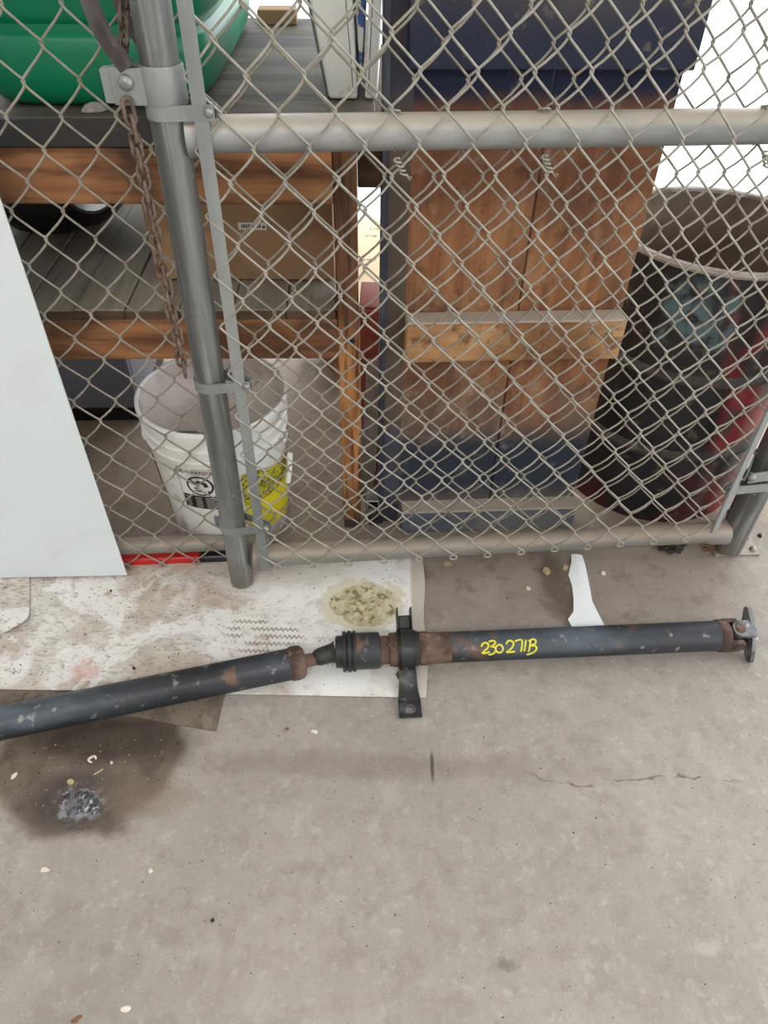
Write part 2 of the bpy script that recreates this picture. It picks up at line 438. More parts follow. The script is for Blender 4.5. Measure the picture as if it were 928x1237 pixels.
MT['bucket_mottle'] = simple('mottled_yellow_print', C(204, 194, 44), [(C(66, 66, 30), N(150, .48, .58, 3), .85), (C(120, 120, 40), N(30, .5, .6), .6)], rough=.5)
MT['black'] = simple('black_print', C(26, 26, 26), rough=.6)
MT['blackplastic'] = simple('black_plastic', C(24, 24, 26), [(C(50, 50, 54), N(8, .5, .72), .6)], rough=.35)
MT['greybin'] = simple('grey_blue_plastic', C(122, 124, 136), [(C(96, 98, 108), N(4, .4, .7), .6)], rough=.5)
MT['chrome'] = simple('silvery_reflector', C(190, 194, 200), rough=.15, metal=.9)
MT['clear'] = simple('hazy_clear_plastic', C(150, 143, 134), [(C(112, 100, 90), N(14, .45, .65), .7)], rough=.15)
MT['redbar'] = simple('red_bar_paint', C(196, 40, 36), [(C(150, 24, 24), N(14, .5, .7), .6)], rough=.45)
MT['blackbar'] = simple('black_bar_paint', C(34, 36, 42), [(C(70, 72, 78), N(16, .55, .7), .5)], rough=.4)


def drum_mat():
    b = MatB('black_and_red_drum_paint')
    c = b.mix(b.nz(4, .42, .62, 6), C(24, 24, 28), C(40, 36, 36))
    o = b.xyz()
    ang = b.math('ARCTAN2', o[0], b.math('MULTIPLY', o[1], -1))     # 0 towards the viewer, + to the right
    dg = b.math('ADD', b.math('ADD', ang, b.math('MULTIPLY', o[2], 1.1)), b.math('MULTIPLY', b.math('SUBTRACT', b.noise(7, 5), .5), .5))
    red = b.mul(b.rng(dg, .42, .58), b.rng(dg, 2.2, 1.9))
    c = b.mix(red, c, C(122, 20, 28))
    c = b.mix(b.mul(red, b.nz(6, .42, .52, 5, off=4)), c, C(30, 24, 26))
    low = b.mul(b.axis(2, .17, .12, .02, 9), b.nz(6, .45, .55, 5, off=6))
    c = b.mix(b.math('MULTIPLY', low, .7), c, C(84, 18, 24))
    # rubbed blue-green patch below the rim
    te = b.mul(b.rng(b.math('ABSOLUTE', b.math('SUBTRACT', ang, b.math('ADD', -.38, b.math('MULTIPLY', b.math('SUBTRACT', b.noise(9, 4, off=2), .5), .5)))), .36, .26), b.axis(2, .46, .50, .03, 12), b.axis(2, .64, .60, .03, 12))
    c = b.mix(b.mul(te, b.nz(22, .42, .58, 7, off=2)), c, C(84, 106, 110))
    c = b.mix(b.math('MULTIPLY', b.nz(26, .6, .7, 6, off=11), .5), c, C(112, 94, 82))
    return b.finish(c, .38, 0.0, (b.noise(40, 5), .12, .004), .5)


MT['drum'] = drum_mat()
MT['drum_in'] = simple('brown_drum_inside', C(112, 94, 82), [(C(86, 70, 62), N(5, .4, .65), .8), (C(136, 118, 100), N(11, .52, .7), .6)], rough=.75)
MT['drum_rim'] = simple('worn_drum_rim', C(176, 166, 160), [(C(110, 96, 88), N(20, .48, .66), .7)], rough=.45, metal=.3)
MT['drum_hoop'] = simple('dusty_drum_hoop', C(66, 57, 52), [(C(36, 32, 33), N(14, .42, .62), .85), (C(120, 106, 92), N(30, .55, .7), .6)], rough=.7)
MT['chip_white'] = simple('pale_chip', C(222, 214, 198), [(C(180, 166, 140), N(60, .5, .7), .6)], rough=.7)
MT['chip_tan'] = simple('tan_shell', C(186, 164, 124), [(C(120, 96, 62), N(80, .5, .65), .7)], rough=.7)
MT['chip_dark'] = simple('dark_crumb', C(52, 44, 38), rough=.9)
MT['chip_brown'] = simple('brown_flake', C(124, 92, 62), rough=.85)
MT['ash'] = simple('grey_ash_crust', C(112, 110, 115), [(C(56, 52, 53), N(60, .40, .58), .95), (C(190, 190, 196), N(90, .57, .68), .8)], rough=.8, bump=(160, .4, .004))
MT['apron_slab'] = simple('pale_outdoor_slab', C(232, 233, 235), [(C(218, 220, 226), N(3, .4, .7), .6)], rough=.8)  # near-white ground, daylight glare put into the colour
MT['ceiling'] = simple('pale_ceiling', C(205, 202, 196), rough=.9)
MT['wall'] = simple('pale_wall', C(204, 200, 194), [(C(186, 182, 176), N(2, .4, .7), .5)], rough=.9)


# ------------------------------------------------------------------ helpers: meshes
class MB:
    def __init__(self, tf=None):
        self.v, self.f = [], []
        self.tf = tf or WORLD

    def p(self, a):
        return self.tf(a[0], a[1], a[2])

    def add(self, verts, faces, raw=False):
        o = len(self.v)
        self.v += [Vector(q) if raw else self.p(q) for q in verts]
        self.f += [tuple(i + o for i in q) for q in faces]
        return self

    def box(self, lo, hi, bev=0.0, rot=None, seg=1):
        """bevelled box in the local frame; rot = Matrix about the box centre"""
        c = [(lo[k] + hi[k]) / 2 for k in range(3)]
        d = [hi[k] - lo[k] for k in range(3)]
        bm = bmesh.new()
        bmesh.ops.create_cube(bm, size=1.0)
        for q in bm.verts:
            q.co = Vector((q.co.x*d[0], q.co.y*d[1], q.co.z*d[2]))
        if bev:
            bmesh.ops.bevel(bm, geom=bm.edges[:], offset=bev, segments=seg, affect='EDGES', profile=.5)
        vs_ = []
        for q in bm.verts:
            w = (rot @ q.co) if rot else q.co
            vs_.append((w[0]+c[0], w[1]+c[1], w[2]+c[2]))
        bm.verts.index_update()
        fs = [[q.index for q in f.verts] for f in bm.faces]
        bm.free()
        return self.add(vs_, fs)

    def tube(self, pts, r, sides=8, cap=True, flat=None, up=None, raw=False):
        """swept tube; r number or list; flat=(a,b) elliptical or rectangular half-sizes along side/up"""
        P = [Vector(q) if raw else self.p(q) for q in pts]
        n = len(P)
        rr = r if isinstance(r, (list, tuple)) else [r]*n
        o = len(self.v)
        ref = Vector(up) if up else None
        prev = None
        for i in range(n):
            a = P[max(i-1, 0)]
            b = P[min(i+1, n-1)]
            t = (b - a)
            t.normalize()
            if ref is not None:
                s = t.cross(ref)
                if s.length < 1e-6:
                    s = t.orthogonal()
                s.normalize()
            elif prev is None:
                s = t.orthogonal().normalized()
            else:
                s = prev - t*prev.dot(t)
                s.normalize()
            prev = s
            u = s.cross(t)
            if flat:
                for (ca, cb) in ((1, 1), (-1, 1), (-1, -1), (1, -1)):
                    self.v.append(P[i] + s*ca*flat[0] + u*cb*flat[1])
            else:
                for k in range(sides):
                    an = 2*pi*k/sides
                    self.v.append(P[i] + (s*cos(an) + u*sin(an))*rr[i])
        m = 4 if flat else sides
        for i in range(n-1):
            for k in range(m):
                k2 = (k+1) % m
                self.f.append((o+i*m+k, o+i*m+k2, o+(i+1)*m+k2, o+(i+1)*m+k))
        if cap:
            self.f.append(tuple(o+k for k in range(m-1, -1, -1)))
            self.f.append(tuple(o+(n-1)*m+k for k in range(m)))
        return self

    def ring(self, pts, r, sides=8, raw=False):
        """closed swept tube"""
        P = [Vector(q) if raw else self.p(q) for q in pts]
        n = len(P)
        o = len(self.v)
        cen = sum(P, Vector())/n
        nv = (P[0]-cen).cross(P[n//4]-cen).normalized()
        for i in range(n):
            t = (P[(i+1) % n]-P[i-1]).normalized()
            s = t.cross(nv).normalized()
            for k in range(sides):
                an = 2*pi*k/sides
                self.v.append(P[i]+(s*cos(an)+nv*sin(an))*r)
        for i in range(n):
            j = (i+1) % n
            for k in range(sides):
                k2 = (k+1) % sides
                self.f.append((o+i*sides+k, o+i*sides+k2, o+j*sides+k2, o+j*sides+k))
        return self

    def lathe(self, a, b, prof, seg=32, capa=True, capb=True, mod=None):
        """profile (distance along a->b, radius) turned about the axis from a to b (world)"""
        A, B = Vector(a), Vector(b)
        t = (B-A).normalized()
        s = t.cross(Vector((0, 0, 1)))
        if s.length < 1e-4:
            s = Vector((1, 0, 0))
        s.normalize()
        u = s.cross(t)
        o = len(self.v)
        for i, (d, r) in enumerate(prof):
            for k in range(seg):
                an = 2*pi*k/seg
                q = A+t*d+(s*cos(an)+u*sin(an))*r*(mod(an, d) if mod else 1)
                self.v.append(q)
        for i in range(len(prof)-1):
            for k in range(seg):
                k2 = (k+1) % seg
                self.f.append((o+i*seg+k, o+(i+1)*seg+k, o+(i+1)*seg+k2, o+i*seg+k2))
        if capa:
            self.f.append(tuple(o+k for k in range(seg)))
        if capb:
            self.f.append(tuple(o+(len(prof)-1)*seg+k for k in range(seg-1, -1, -1)))
        return self

    def prism(self, poly, z0, z1, fz=None):
        """polygon in (a,b) extruded along the third local axis"""
        n = len(poly)
        vs_ = [(q[0], q[1], z0 if not fz else z0+fz(*q)) for q in poly]+[(q[0], q[1], z1 if not fz else z1+fz(*q)) for q in poly]
        fs = [tuple(range(n-1, -1, -1)), tuple(range(n, 2*n))]+[(k, (k+1) % n, n+(k+1) % n, n+k) for k in range(n)]
        return self.add(vs_, fs)

    def sheet(self, rows, zf, th):
        """rows: list of lists of (x,y); a thin sheet with thickness"""
        nr, nc = len(rows), len(rows[0])
        top = [(x, y, zf(x, y)+th) for r_ in rows for (x, y) in r_]
        bot = [(x, y, zf(x, y)) for r_ in rows for (x, y) in r_]
        M_ = nr*nc
        fs = []
        for i in range(nr-1):
            for j in range(nc-1):
                a = i*nc+j
                fs.append((a, a+1, a+nc+1, a+nc))
                fs.append((M_+a, M_+a+nc, M_+a+nc+1, M_+a+1))
        loop = [j for j in range(nc)]+[i*nc+nc-1 for i in range(1, nr)]+[(nr-1)*nc+j for j in range(nc-2, -1, -1)]+[i*nc for i in range(nr-2, 0, -1)]
        for k in range(len(loop)):
            a, b = loop[k], loop[(k+1) % len(loop)]
            fs.append((b, a, M_+a, M_+b))
        return self.add(top+bot, fs)

    def build(self, name, mat, parent=None, smooth=35, origin=None):
        me = bpy.data.meshes.new(name)
        if parent is not None:
            root = parent
            while root.parent:
                root = root.parent
            org = Vector(root.location)
        elif origin is not None:
            org = Vector(origin)
        else:
            xs = [q.x for q in self.v]; ys = [q.y for q in self.v]; zs = [q.z for q in self.v]
            org = Vector(((min(xs)+max(xs))/2, (min(ys)+max(ys))/2, min(zs)))
        me.from_pydata([q-org for q in self.v], [], self.f)
        bm = bmesh.new()
        bm.from_mesh(me)
        bmesh.ops.recalc_face_normals(bm, faces=bm.faces[:])
        bm.to_mesh(me)
        bm.free()
        me.materials.append(MT[mat])
        if smooth:
            for q in me.polygons:
                q.use_smooth = True
            me.set_sharp_from_angle(angle=radians(smooth))
        o = bpy.data.objects.new(name, me)
        COL.objects.link(o)
        if parent is not None:
            o.parent = parent
        else:
            o.location = org
        return o


def tag(o, label, cat=None, group=None, kind=None):
    if label:
        o['label'] = label
    if cat:
        o['category'] = cat
    if group:
        o['group'] = group
    if kind:
        o['kind'] = kind
    return o


def thing(name, label, cat, loc, group=None):
    o = bpy.data.objects.new(name, None)
    o.empty_display_size = .05
    o.location = loc
    COL.objects.link(o)
    return tag(o, label, cat, group)


def struct(o, label, cat):
    return tag(o, label, cat, None, 'structure')


def text2d(s, size):
    """triangles of lettering in the plane, origin at its left baseline"""
    cu = bpy.data.curves.new('lettering', 'FONT')
    cu.body = s
    cu.size = size
    cu.resolution_u = 2
    ob = bpy.data.objects.new('lettering', cu)
    COL.objects.link(ob)
    dg = bpy.context.evaluated_depsgraph_get()
    me = ob.evaluated_get(dg).to_mesh()
    vs_ = [(q.co.x, q.co.y) for q in me.vertices]
    fs = [tuple(q.vertices) for q in me.polygons]
    ob.evaluated_get(dg).to_mesh_clear()
    bpy.data.objects.remove(ob)
    bpy.data.curves.remove(cu)
    return vs_, fs


def arc(cx, cy, r, a0, a1, n):
    return [(cx+r*cos(a0+(a1-a0)*k/n), cy+r*sin(a0+(a1-a0)*k/n)) for k in range(n+1)]


# ------------------------------------------------------------------ the setting
m = MB()
nx, ny = 2, 2
m.box((-7, -6, -.12), (8, 3.05, 0))
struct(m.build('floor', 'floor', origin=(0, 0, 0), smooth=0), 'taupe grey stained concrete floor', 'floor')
struct(MB().box((-7, 3.05, -.12), (8, 16, -.004)).build('floor_outside', 'apron_slab', smooth=0), 'slab outside the storage bay, daylight glare painted into its pale colour', 'floor')
struct(MB().box((-3.6, -3.35, 3.4), (3.6, 3.0, 3.55)).build('ceiling', 'ceiling', smooth=0), 'pale unseen ceiling added to hold sky light off the bay', 'ceiling')  # added out of view to keep sky light off the near floor
struct(MB().box((-3.6, -3.2, 0), (-3.45, 3.0, 3.4)).build('added_wall_left', 'wall', smooth=0), 'pale unseen wall added at the left to contain the light', 'wall')  # added out of view to close the left side to sky light
struct(MB().box((-3.6, -3.35, 0), (3.6, -3.2, 3.4)).build('added_wall_front', 'wall', smooth=0), 'pale unseen wall added behind the viewer to cut front light', 'wall')  # added out of view to block daylight from behind the camera

# ------------------------------------------------------------------ chain-link wires
WR = .0019


def strand(fr, k, col0, w2, z0, hh, r_top, r_bot, seed, wob, zs=0.0, bulge=.0045, top_hook=False):
    """one zig-zag wire between node columns k and k+1 of the fabric"""
    def warp(s, n, z):
        ds = wob*(sin(9*z+5*s+seed)+.6*sin(21*z-7*s+seed*2))
        dz = wob*(sin(8*s+6*z+seed*3)+.5*sin(19*s+seed))+zs*(s-.25)
        dn = wob*1.6*sin(5*s+4*z+seed*1.7)
        return (s+ds, n+dn, z+dz)
    pts = []
    for r in range(r_top, r_bot+1):
        left = (r+k) % 2 == 0
        sl, sr = col0+k*w2-WR*.9, col0+(k+1)*w2+WR*.9
        a, b = (sl, sr) if left else (sr, sl)
        z = z0-r*hh
        if r == r_bot:
            pts.append((a, 0, z))
            d = 1 if left else -1
            # cut end knuckled round its neighbour
            for q in range(1, 6):
                an = pi*.25*q
                pts.append((a-d*.0065*sin(an)*.9, .0035*sin(an*.5), z-.006*(1-cos(an))*.8))
            break
        sg = 1 if left else -1
        if sg > 0:
            prof = ((0, 0, 0), (.035, .07, .5), (.16, .20, 1), (.5, .505, 1), (.84, .82, 1), (.975, .94, .5))
        else:
            prof = ((0, 0, 0), (.02, .09, .5), (.11, .22, 1), (.35, .45, 1), (.65, .70, 1), (.88, .89, 1), (.97, .96, .5))
        for t, e, dn in prof:
            s = a+(b-a)*t
            n = sg*(WR*1.05*dn)+bulge*sin(pi*t)*(1.0 if sg < 0 else .25)
            pts.append((s, n, z-hh*e))
    m = MB(lambda s, n, z: fr(*warp(s, n, z)))
    m.tube(pts, WR, 6)
    return m


# the gate: frame tubes, fabric, tension bars, bands, ties, latch
GF = Frame(1.121, 6.5)           # frame tube centres
GM = Frame(1.088, 6.0)           # fabric
gate = thing('chain_link_gate', 'galvanised pipe frame gate with wire mesh standing in front of the plywood panel', 'gate', (.26, 1.15, 0))
m = MB()
m.lathe((-.317, 1.0855, .012), (-.296, 1.0875, 1.58), [(0, .0225), (.002, .0255), (1.57, .0255)], 28, True, True)
m.build('upright', 'post', gate)
m = MB()
m.lathe((.826, 1.222, .010), (.826, 1.222, 1.58), [(0, .0275), (.002, .030), (1.57, .030)], 28)
m.build('upright', 'post', gate)
TOPZ, BOTL, BOTR = .943, .092, .068


def rail(z0, z1, x1=.80):
    a = Vector((-.283, 1.0895, z0)); b = Vector((x1, 1.2185, z1))
    L = (b-a).length
    return MB().lathe(a, b, [(0, .030), (.012, .0295), (.022, .0262), (.03, .0245), (L-.05, .0245), (L-.04, .029), (L, .030)], 28)


rail(TOPZ, TOPZ-.002).build('rail', 'rail', gate)
rail(BOTL, BOTR).build('rail', 'rail_low', gate)
rail(1.54, 1.54).build('rail', 'rail', gate)
GW2, GH, GC0, GZ0 = .0766/2, .0443, .0763, .981
for k in range(-9, 17):
    strand(GM, k, GC0, GW2, GZ0, GH, -13, 20, .7, .0017, .010).build('wire', 'wire', gate, smooth=80)
# loose right-hand wires reach round the tension bar
m = MB(GM)
m.tube([(-.256, .001, 1.55), (-.2545, .001, .7), (-.257, .001, .077)], 0, flat=(.0095, .0025), up=(-sin(GM.yaw), cos(GM.yaw), 0))
m.build('tension_bar', 'bar', gate)
m = MB(GM)
m.tube([(.742, .001, 1.55), (.742, .001, .12)], 0, flat=(.0095, .0025), up=(-sin(GM.yaw)*.6-.5, cos(GM.yaw), 0))
m.build('tension_bar', 'bar', gate)


def tension_band(cx, cy, r, z, ex, ey, wid=.019, th=.0016, tilt=0.0):
    """flat strap wrapped round an upright, its tongue bolted at (ex, ey)"""
    c = Vector((cx, cy, 0)); e = Vector((ex, ey, 0))
    d = (e-c)
    a = atan2(d.y, d.x)
    R = r+th
    pts = []
    al = math.acos(min(1, R/d.length))
    tip = e+d.normalized()*.010
    # front tongue (towards the viewer), round the back, back tongue
    for k in range(25):
        an = a-al-(2*pi-2*al)*k/24
        pts.append(c+Vector((cos(an), sin(an), 0))*R)
    pts = [tip+Vector((d.y, -d.x, 0)).normalized()*.004]+pts+[tip-Vector((d.y, -d.x, 0)).normalized()*.004]
    P = [(q.x, q.y, z+tilt*((q-c).length-R)) for q in pts]
    return P, th, wid, e


def strap_mesh(P, th, wid):
    m = MB()
    n = len(P)
    o = 0
    V = [Vector(q) for q in P]
    for i in range(n):
        t = (V[min(i+1, n-1)]-V[max(i-1, 0)])
        t.z = 0
        t.normalize()
        s = Vector((t.y, -t.x, 0))
        for (a, b) in ((1, 1), (1, -1), (-1, -1), (-1, 1)):
            m.v.append(V[i]+s*a*th+Vector((0, 0, b*wid/2)))
    for i in range(n-1):
        for k in range(4):
            k2 = (k+1) % 4
            m.f.append((i*4+k, i*4+k2, i*4+4+k2, i*4+4+k))
    m.f.append((3, 2, 1, 0))
    m.f.append(tuple((n-1)*4+k for k in range(4)))
    return m


def bolt_mesh(c, axis, r=.0075, L=.008, nut=True):
    """carriage bolt head and nut along axis through c"""
    c = Vector(c); ax = Vector(axis).normalized()
    m = MB()
    m.lathe(c, c+ax, [(0, r), (L*.45, r*.95), (L*.8, r*.7), (L, r*.25)], 14)
    if nut:
        m.lathe(c-ax*.012, c, [(0, r*.85), (.007, r*.95), (.012, r*.6)], 6)
    return m


for z, ez in ((.976, .980), (.543, .552), (.194, .207)):
    f = z/1.57
    cx, cy = -.317+.021*f, 1.0855+.002*f
    P, th, wid, e = tension_band(cx, cy, .0255, z, -.243, 1.0655)
    P = [(x, y, zz+(ez-z)*max(0, (x-cx)/.074)) for x, y, zz in P]
    bd = strap_mesh(P, th, wid).build('tension_band', 'bar', gate)
    bolt_mesh((e.x+.001, e.y-.006, ez), (0, -1, .1)).build('bolt', 'bolt', bd)
P, th, wid, e = tension_band(.826, 1.222, .030, .232, .738, 1.182, .022)
bd = strap_mesh(P, th, wid).build('tension_band', 'bar', gate)
bolt_mesh((e.x-.002, e.y-.007, .232), (-.2, -1, .1)).build('bolt', 'bolt', bd)
P, th, wid, e = tension_band(.826, 1.222, .031, .268, .775, 1.185, .026)
bd = strap_mesh(P, th, wid).build('hinge_clamp', 'bar', gate)
bolt_mesh((e.x, e.y-.007, .268), (-.2, -1, .1), .009).build('bolt', 'bolt', bd)
# base plate of the right upright
m = MB(Frame(1.254, 3, .843)).box((-.055, -.05, 0), (.055, .05, .007), .001)
bp = m.build('base_plate', 'rail_low', gate)
for sx in (.044,):
    bolt_mesh((.843+sx, 1.222, .007), (0, 0, 1), .008, .009, False).build('bolt', 'bolt', bp)

# latch collar and fork on the left upright
m = MB()
cz, ccx, ccy = 1.006, -.3035, 1.0868
m.lathe((ccx, ccy, cz-.024), (ccx, ccy, cz+.024), [(0, .0262), (0, .0285), (.002, .0295), (.046, .0295), (.048, .0285), (.048, .0262)], 28, False, False)
m.build('latch_collar', 'bar', gate)
m = MB()
rz = Matrix.Rotation(radians(8), 3, 'Z')
m.box((-.366, 1.064, cz-.022), (-.322, 1.067, cz+.022), .0012)
m.box((-.366, 1.082, cz-.022), (-.322, 1.085, cz+.022), .0012)
m.box((-.378, 1.0655, cz-.020), (-.362, 1.0855, cz+.020), .001)
lg = m.build('latch_lug', 'bar', gate)
bolt_mesh((-.345, 1.063, cz+.006), (0, -1, .15), .010, .008).build('bolt', 'bolt', lg)
bolt_mesh((-.345, 1.063, cz-.014), (0, -1, .15), .005, .004).build('bolt', 'bolt', lg)
fk = []
for k in range(13):
    t = k/12
    fk.append((-.372+.018*t**2+.030*max(0, t-.7)**1.3*2.2, 1.045+.02*t, 1.17-.142*t+.004*sin(t*pi)))
m = MB().tube(fk, 0, flat=(.0115, .003), up=(-.35, -1, .25))
m.build('latch_fork', 'fork', gate)
bk = [(q[0]+.01, q[1]+.085, q[2]) for q in fk]
MB().tube(bk, 0, flat=(.0115, .003), up=(-.35, -1, .25)).build('latch_fork', 'fork', gate)


# wire ties twisted round the middle rail and one round the lower rail
def wire_tie(x, z, low=False):
    y = 1.121+x*math.tan(GF.yaw)
    R = .0268
    pts = []
    for k in range(19):
        an = radians(95)-radians(175)*k/18
        pts.append((x+.002*k/18, y+R*cos(an), z+R*sin(an)))
    m = MB().tube(pts, .0016, 6)
    # tail coiled round a fabric wire below the rail
    hx, hy, hz = x+.004, y-R-.004, z-R*.9
    coil = []
    for k in range(41):
        an = 2*pi*4*k/40
        coil.append((hx+.012*k/40+.0042*cos(an), hy-.002+.0042*sin(an), hz-.022*k/40))
    m.tube(coil, .0016, 6)
    m.tube([(hx+.016, hy-.004, hz-.022), (hx+.021, hy-.008, hz-.027), (hx+.022, hy-.010, hz-.022)], .0016, 6)
    # crown hook over the top of the rail
    loop = [(hx-.004+.008*cos(q*pi/5), y-.004-.012*sin(q*pi/5), z+R+.002+.004*sin(q*pi/5)) for q in range(11)]
    m.ring(loop, .0016, 6)
    return m


for x in (.003, .215, .545):
    wire_tie(x, TOPZ-.001).build('wire_tie', 'wire', gate, smooth=80)

# the fixed fence behind, lower and further back
BF = Frame(1.174, 5.0)
fence = thing('chain_link_fence', 'second wire mesh fence standing close behind the gate and the white sheet', 'fence', (-.2, 1.17, 0))
BW2, BH, BC0, BZ0 = .0771/2, .0444, -.471, 1.042
for k in range(-19, 35):
    strand(BF, k, BC0, BW2, BZ0, BH, -12, 23, 3.1, .0015, 0.0, .0045).build('wire', 'wire_back', fence, smooth=80)
m = MB()
m.lathe(BF(-1.28, -.027, .053), BF(-.262, -.027, .050), [(0, .02), (1.02, .02)], 20)
m.build('rail', 'rail_low', fence)
MB().lathe(BF(-1.25, -.05, 0), BF(-1.25, -.05, 1.6), [(0, .024), (1.6, .024)], 20).build('post', 'post', fence)
MB().lathe(BF(.88, -.06, 0), BF(.88, -.06, 1.6), [(0, .024), (1.6, .024)], 20).build('post', 'post', fence)

# ------------------------------------------------------------------ chain
link_pts = []
for k in range(9):
    an = -pi/2+pi*k/8
    link_pts.append((.0058*cos(an+pi/2), .0085+.0058*sin(an+pi/2)))
for k in range(9):
    an = pi/2+pi*k/8
    link_pts.append((.0058*cos(an+pi/2), -.0085+.0058*sin(an+pi/2)))
chain = thing('chain', 'short rusty chain hanging from the latch beside the gate upright', 'chain', (-.34, 1.06, .5))
ch_path = [(-.3475, 1.058, .985), (-.346, 1.056, .95), (-.345, 1.055, .88), (-.3445, 1.054, .80), (-.3435, 1.053, .72), (-.342, 1.052, .66), (-.342, 1.051, .575)]


def along(path, d):
    for i in range(len(path)-1):
        a, b = Vector(path[i]), Vector(path[i+1])
        L = (b-a).length
        if d <= L or i == len(path)-2:
            return a+(b-a)*(d/L), (b-a).normalized()
        d -= L


pitch = .0205
for i in range(20):
    p, t = along(ch_path, i*pitch+.006)
    tw = (i % 2)*pi/2+.35+.25*sin(i*2.3)
    s = t.cross(Vector((0, 1, 0))).normalized()
    u = s.cross(t)
    side = s*cos(tw)+u*sin(tw)
    off = Vector((.0012*sin(i*1.7), 0, 0))
    m = MB()
    m.ring([p+off+side*a*1.05+t*b*1.12 for a, b in link_pts], .0029, 7, raw=True)
    m.build('link', 'chain', chain, smooth=80)
up_path = [(-.352, 1.075, 1.02), (-.343, 1.085, 1.06), (-.335, 1.10, 1.11), (-.33, 1.11, 1.20)]
for i in range(8):
    p, t = along(up_path, i*pitch+.006)
    tw = (i % 2)*pi/2+.6
    s = t.cross(Vector((0, 1, 0))).normalized()
    side = s*cos(tw)+s.cross(t)*sin(tw)
    MB().ring([p+side*a*1.05+t*b*1.12 for a, b in link_pts], .0029, 7, raw=True).build('link', 'chain', chain, smooth=80)

# ------------------------------------------------------------------ white sheet leaning on the fence
PF = Frame(1.099, 4.6, -.581)
pn = MB(PF)
rows = []
NR, NCc = 16, 10
for i in range(NR+1):
    rows.append([(-.95+.95*j/NCc, 1.22*i/NR) for j in range(NCc+1)])


def pz(s, z):
    return .003*sin(s*4.2+1)*max(0, 1-z/.5)+.002*sin(z*5+s*3)


vs_, fs_ = [], []
for side, dn in ((0, .0), (1, -.003)):
    for r_ in rows:
        for (s, z) in r_:
            lift = (.012*(-s/.95)+.004*max(0, sin(s*9))) * max(0, 1-z/.3)
            vs_.append((s, pz(s, z)+dn, z+.011+lift))
nc = NCc+1
M_ = (NR+1)*nc
for i in range(NR):
    for j in range(NCc):
        a = i*nc+j
        fs_ += [(a, a+1, a+nc+1, a+nc), (M_+a, M_+a+nc, M_+a+nc+1, M_+a+1)]
for j in range(NCc):
    fs_ += [(j+1, j, M_+j, M_+j+1), (NR*nc+j, NR*nc+j+1, M_+NR*nc+j+1, M_+NR*nc+j)]
for i in range(NR):
    fs_ += [(i*nc, (i+1)*nc, M_+(i+1)*nc, M_+i*nc), ((i+1)*nc+nc-1, i*nc+nc-1, M_+i*nc+nc-1, M_+(i+1)*nc+nc-1)]
pn.add(vs_, fs_)
tag(pn.build('white_sheet', 'panel'), 'large smooth white sheet propped upright against the mesh at the left edge', 'sheet')

# ------------------------------------------------------------------ red and black bar on the floor under the fence
BRF = Frame(1.190, 4.6)
rb = thing('striped_bar', 'red and black painted bar lying on the floor under the fence', 'bar', BRF(-.46, 0, 0))
MB(BRF).box((-.80, -.011, .001), (-.428, .011, .023), .003).build('red_section', 'redbar', rb)
MB(BRF).box((-.428, -.011, .001), (-.345, .011, .023), .003).build('black_section', 'blackbar', rb)

# ------------------------------------------------------------------ cardboard laid on the floor
def grid(poly_l, poly_r, n, y0, y1, ny):
    """rows between two x-edge functions"""
    out = []
    for i in range(ny+1):
        y = y0+(y1-y0)*i/ny
        a, b = poly_l(y), poly_r(y)
        out.append([(a+(b-a)*j/n, y) for j in range(n+1)])
    return out


wv = lambda x, y, k, s: k*(mnoise.noise(Vector((x*9+s, y*9, 0)))+1)
m = MB().sheet(grid(lambda y: -1.15, lambda y: .094+.003*sin(y*30), 26, .797, 1.185, 10), lambda x, y: .0025+wv(x, y, .0009, 2), .002)
o = m.build('cardboard_sheet', 'cardboard', smooth=60, origin=(0, 0, 0))
tag(o, 'large trodden whitish cardboard sheet with a yellowish dried spill and tyre prints', 'cardboard')
# the overlapping scrap with a curled corner
def s2r(y):
    if y > .972:
        return -.757-.046*(y-.972)/.123
    return -.757-.21*(1-sqrt(max(0, 1-((.972-y)/.085)**2)))
rws = []
for i in range(15):
    y = .892+(1.10-.892)*i/14
    rws.append([(-1.15+(s2r(y)+1.15)*j/14, y) for j in range(15)])
m = MB().sheet(rws, lambda x, y: .0075+wv(x, y, .0008, 5)+.012*max(0, 1-((x+.775)**2+(y-.945)**2)**.5/.075)**1.5, .0022)
tag(m.build('cardboard_sheet', 'cardboard2', smooth=60), 'smaller grey cardboard sheet with curled corner below the white sheet', 'cardboard')
poly = [(-1.15, .87), (-.30, .87), (-.308, .786), (-.311, .716), (-.38, .727), (-.47, .744), (-.62, .752), (-.80, .748), (-1.15, .74)]
m = MB().prism(poly, .0003, .0018)
tag(m.build('cardboard_sheet', 'flap', smooth=0), 'dark oily cardboard flap poking out beneath the driveshaft tube', 'cardboard')

# ------------------------------------------------------------------ paper strip
edge = [((.447, 1.196), (.473, 1.196)), ((.443, 1.17), (.475, 1.165)), ((.430, 1.133), (.474, 1.13)), ((.432, 1.10), (.471, 1.09)), ((.428, 1.06), (.468, 1.05)), ((.421, 1.02), (.476, 1.01)), ((.405, .998), (.482, .985)), ((.414, .968), (.488, .955)), ((.418, .94), (.492, .925))]
rws = []
for l, r_ in edge:
    rws.append([(l[0]+(r_[0]-l[0])*j/6, l[1]+(r_[1]-l[1])*j/6) for j in range(7)])
m = MB().sheet(rws, lambda x, y: .0012+.006*max(0, sin((y-.93)*16))+.004*sin((x-.43)*60)**2*max(0, (y-1.0)/.2), .0008)
tag(m.build('paper_strip', 'paper', smooth=60), 'torn white paper strip on the floor between the gate and the driveshaft', 'paper')

